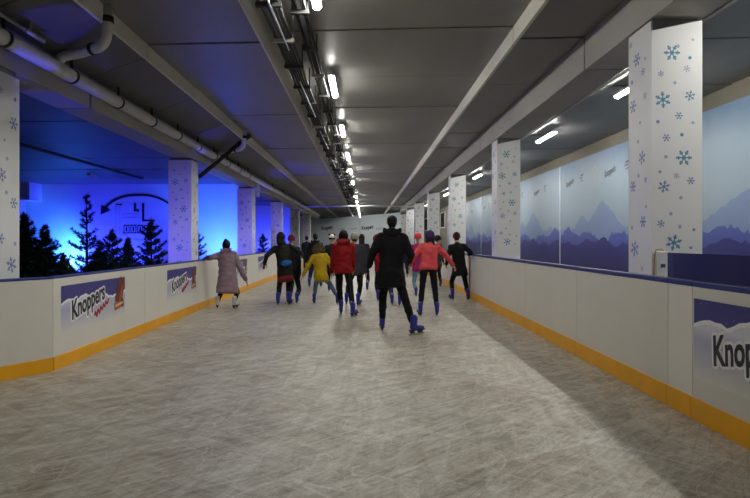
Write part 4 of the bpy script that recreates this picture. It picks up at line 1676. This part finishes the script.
# nearest to farthest
person(9.3, (392, 223.0), ((382, 331), (415, 335)), 'person in a long black coat, nearest of the group', 1.80,
       (369, 266, 0.18), (409, 262, 0.22), (10, 10, 14), (10, 10, 13), 0.25, 'short', (18, 15, 14), hood=('down', (9, 9, 13)), bulk=1.22, lean=0.08, foot_yaw=(4, -52), hips=(391, 272), glove=(20, 20, 24), skirt_flare=0.01)
person(11.7, (343.5, 236.0), ((341, 314), (353.5, 317)), 'person in a red hooded jacket and black trousers with dark bobbed hair', 1.66,
       (331.5, 272, 0.12), (353, 270, 0.2), (138, 16, 24), (11, 11, 14), 0.10, 'bob', (24, 18, 18), hood=('down', (128, 14, 22)), bulk=1.15, lean=0.08, foot_yaw=(10, -25), hips=(343.5, 269))
person(11.6, (430, 237.2), ((420, 316), (437, 316.5)), 'person in a coral sweater and purple hat, arms held out', 1.62,
       (410.5, 265, 0.1), (453, 265.5, 0.12), (212, 78, 84), (12, 12, 15), 0.05, 'long', (30, 20, 24), hat=('beanie', (62, 44, 96), (72, 46, 92)), bulk=1.12, lean=0.12, foot_yaw=(8, -8), hips=(428.5, 268), loose=1.08)
person(12.8, (226.7, 245.3), ((217.5, 308.5), (235, 308.5)), 'person in a knee-length mauve coat leaning a hand on the left boards', 1.56,
       (206.5, 258.5, 0.0), (246, 280, 0.05), (142, 122, 134), (20, 20, 26), 0.36, 'bun', (30, 24, 28), boots='white', bulk=1.38, lean=0.1, foot_yaw=(12, -12), hips=(227.5, 277), hood=('down', (146, 118, 130)), skirt_flare=0.03)
person(13.3, (281, 238.2), ((278, 305.5), (290, 304.8)), 'person in a dark olive hooded coat with a blue waist bag', 1.70,
       (264.5, 264, 0.1), (302, 255, 0.45), (26, 26, 22), (28, 30, 42), 0.20, None, hood=('up', (26, 26, 24)), bulk=1.08, lean=0.2, foot_yaw=(8, -8), hips=(285, 270), hem_band=((120, 32, 40), 0.05), bag=(36, 96, 168), glove=(20, 20, 22))
person(13.95, (291.5, 240.2), ((288, 303.0), (297, 303.5)), 'small person in black and purple-red hat beside the dark olive coat', 1.56,
       (283, 272, 0.1), (299.8, 274, -0.1), (22, 22, 26), (20, 20, 24), 0.12, None, hat=('beanie', (92, 30, 62), (110, 34, 60)), bulk=1.05, lean=0.1, hips=(292.5, 273), glove=(20, 20, 22))
person(13.55, (319, 248.0), ((314, 303.8), (337.5, 303.0)), 'child in a yellow jacket and jeans with a brown fur hood', 1.46,
       (303, 275.5, 0.05), (333, 272, 0.15), (176, 146, 24), (98, 112, 142), 0.12, 'short', (46, 38, 26), hood=('fur', (78, 66, 40)), bulk=1.2, lean=0.15, foot_yaw=(14, -16), hips=(321, 276.5))
person(13.3, (354.5, 238.6), ((346.5, 304.5), (358.5, 305.5)), 'person in a charcoal jacket and pale grey beanie behind the red jacket', 1.62,
       (347, 270, 0.2), (366, 272, 0.0), (48, 48, 52), (20, 20, 25), 0.10, 'short', (60, 50, 44), hat=('beanie', (150, 148, 134), (138, 136, 122)), bulk=1.2, lean=0.1, foot_yaw=(5, -20), hips=(356, 271))
person(14.2, (377, 240.0), ((378, 301.5), (391, 300.0)), 'person in a red hooded jacket partly hidden by the long black coat', 1.6,
       (380, 265, -0.12), None, (150, 18, 30), (26, 26, 44), 0.08, None, hood=('up', (150, 18, 30)), bulk=1.12, lean=0.12, hips=(382, 270), glove=(40, 100, 170))
person(13.6, (400, 244.0), ((392, 305.0), (399.5, 306.0)), 'person hidden behind the long black coat, only a blue skate showing', 1.42,
       None, None, (30, 34, 54), (40, 48, 84), 0.08, 'short', (30, 24, 20), bulk=1.0, lean=0.05, hips=(396.5, 274))
person(14.6, (456.5, 237.5), ((452, 299.7), (468, 300.2)), 'person in a black coat and red-black cap touching the right boards', 1.64,
       (446.5, 264, 0.1), (468.6, 254.5, 0.2), (11, 11, 14), (11, 11, 14), 0.19, 'short', (20, 16, 16), hat=('beanie', (24, 20, 24), (110, 24, 30)), bulk=1.12, lean=0.12, foot_yaw=(14, -18), hips=(459.5, 268), skirt_flare=0.03, glove=(20, 20, 22))
person(15.4, (418, 238.0), ((416, 297.0), (423, 296.5)), 'child in a magenta jacket, bright pink hat and pale blue jeans', 1.5,
       (410.5, 263, 0.1), None, (150, 32, 92), (110, 150, 176), 0.08, None, hat=('beanie', (240, 66, 92), (232, 58, 84)), bulk=1.15, lean=0.1, hips=(418.5, 269))
person(17.0, (332, 239.0), ((329, 291.3), (337, 291.5)), 'person in dark clothes with a white and black eared hat', 1.56,
       None, None, (28, 28, 34), (24, 24, 30), 0.10, None, hat=('ears', (206, 204, 200), (20, 20, 22)), bulk=1.1, lean=0.08, hips=(332, 267))
person(17.6, (361.8, 238.0), ((359, 290.0), (367.2, 289.0)), 'person in dark clothes with loose dark hair, right of the grey beanie', 1.6,
       None, (371, 262, 0.1), (44, 42, 46), (20, 20, 24), 0.15, 'long', (32, 24, 22), bulk=1.1, lean=0.1, hips=(363, 266), lift=(0, (35, -0.2)))
person(18.5, (438, 239.5), ((434.5, 287.0), (440.5, 287.0)), 'person in an olive jacket and peaked cap behind the coral sweater', 1.6,
       None, (443.5, 262, 0.1), (52, 50, 42), (26, 24, 28), 0.10, 'short', (30, 24, 22), hat=('cap', (30, 30, 34), (28, 28, 32)), bulk=1.1, lean=0.05, turn=R(-70), hips=(437.5, 264))
person(18.6, (315.5, 237.5), ((309.5, 287.2), (321, 287.0)), 'person in a black jacket and dark jeans behind the yellow jacket', 1.74,
       (306, 262, 0.1), None, (22, 22, 27), (42, 48, 78), 0.12, 'short', (22, 18, 18), hood=('down', (24, 24, 28)), bulk=1.2, lean=0.08, hips=(315.5, 263))
person(26.0, (306.8, 238.5), ((305, 274.0), (309.5, 274.0)), 'small dark far skater in front of the left blue gap', 1.66,
       None, None, (30, 30, 48), (26, 26, 40), 0.10, 'short', (24, 20, 20), bulk=1.1, lean=0.05, hips=(307, 257))
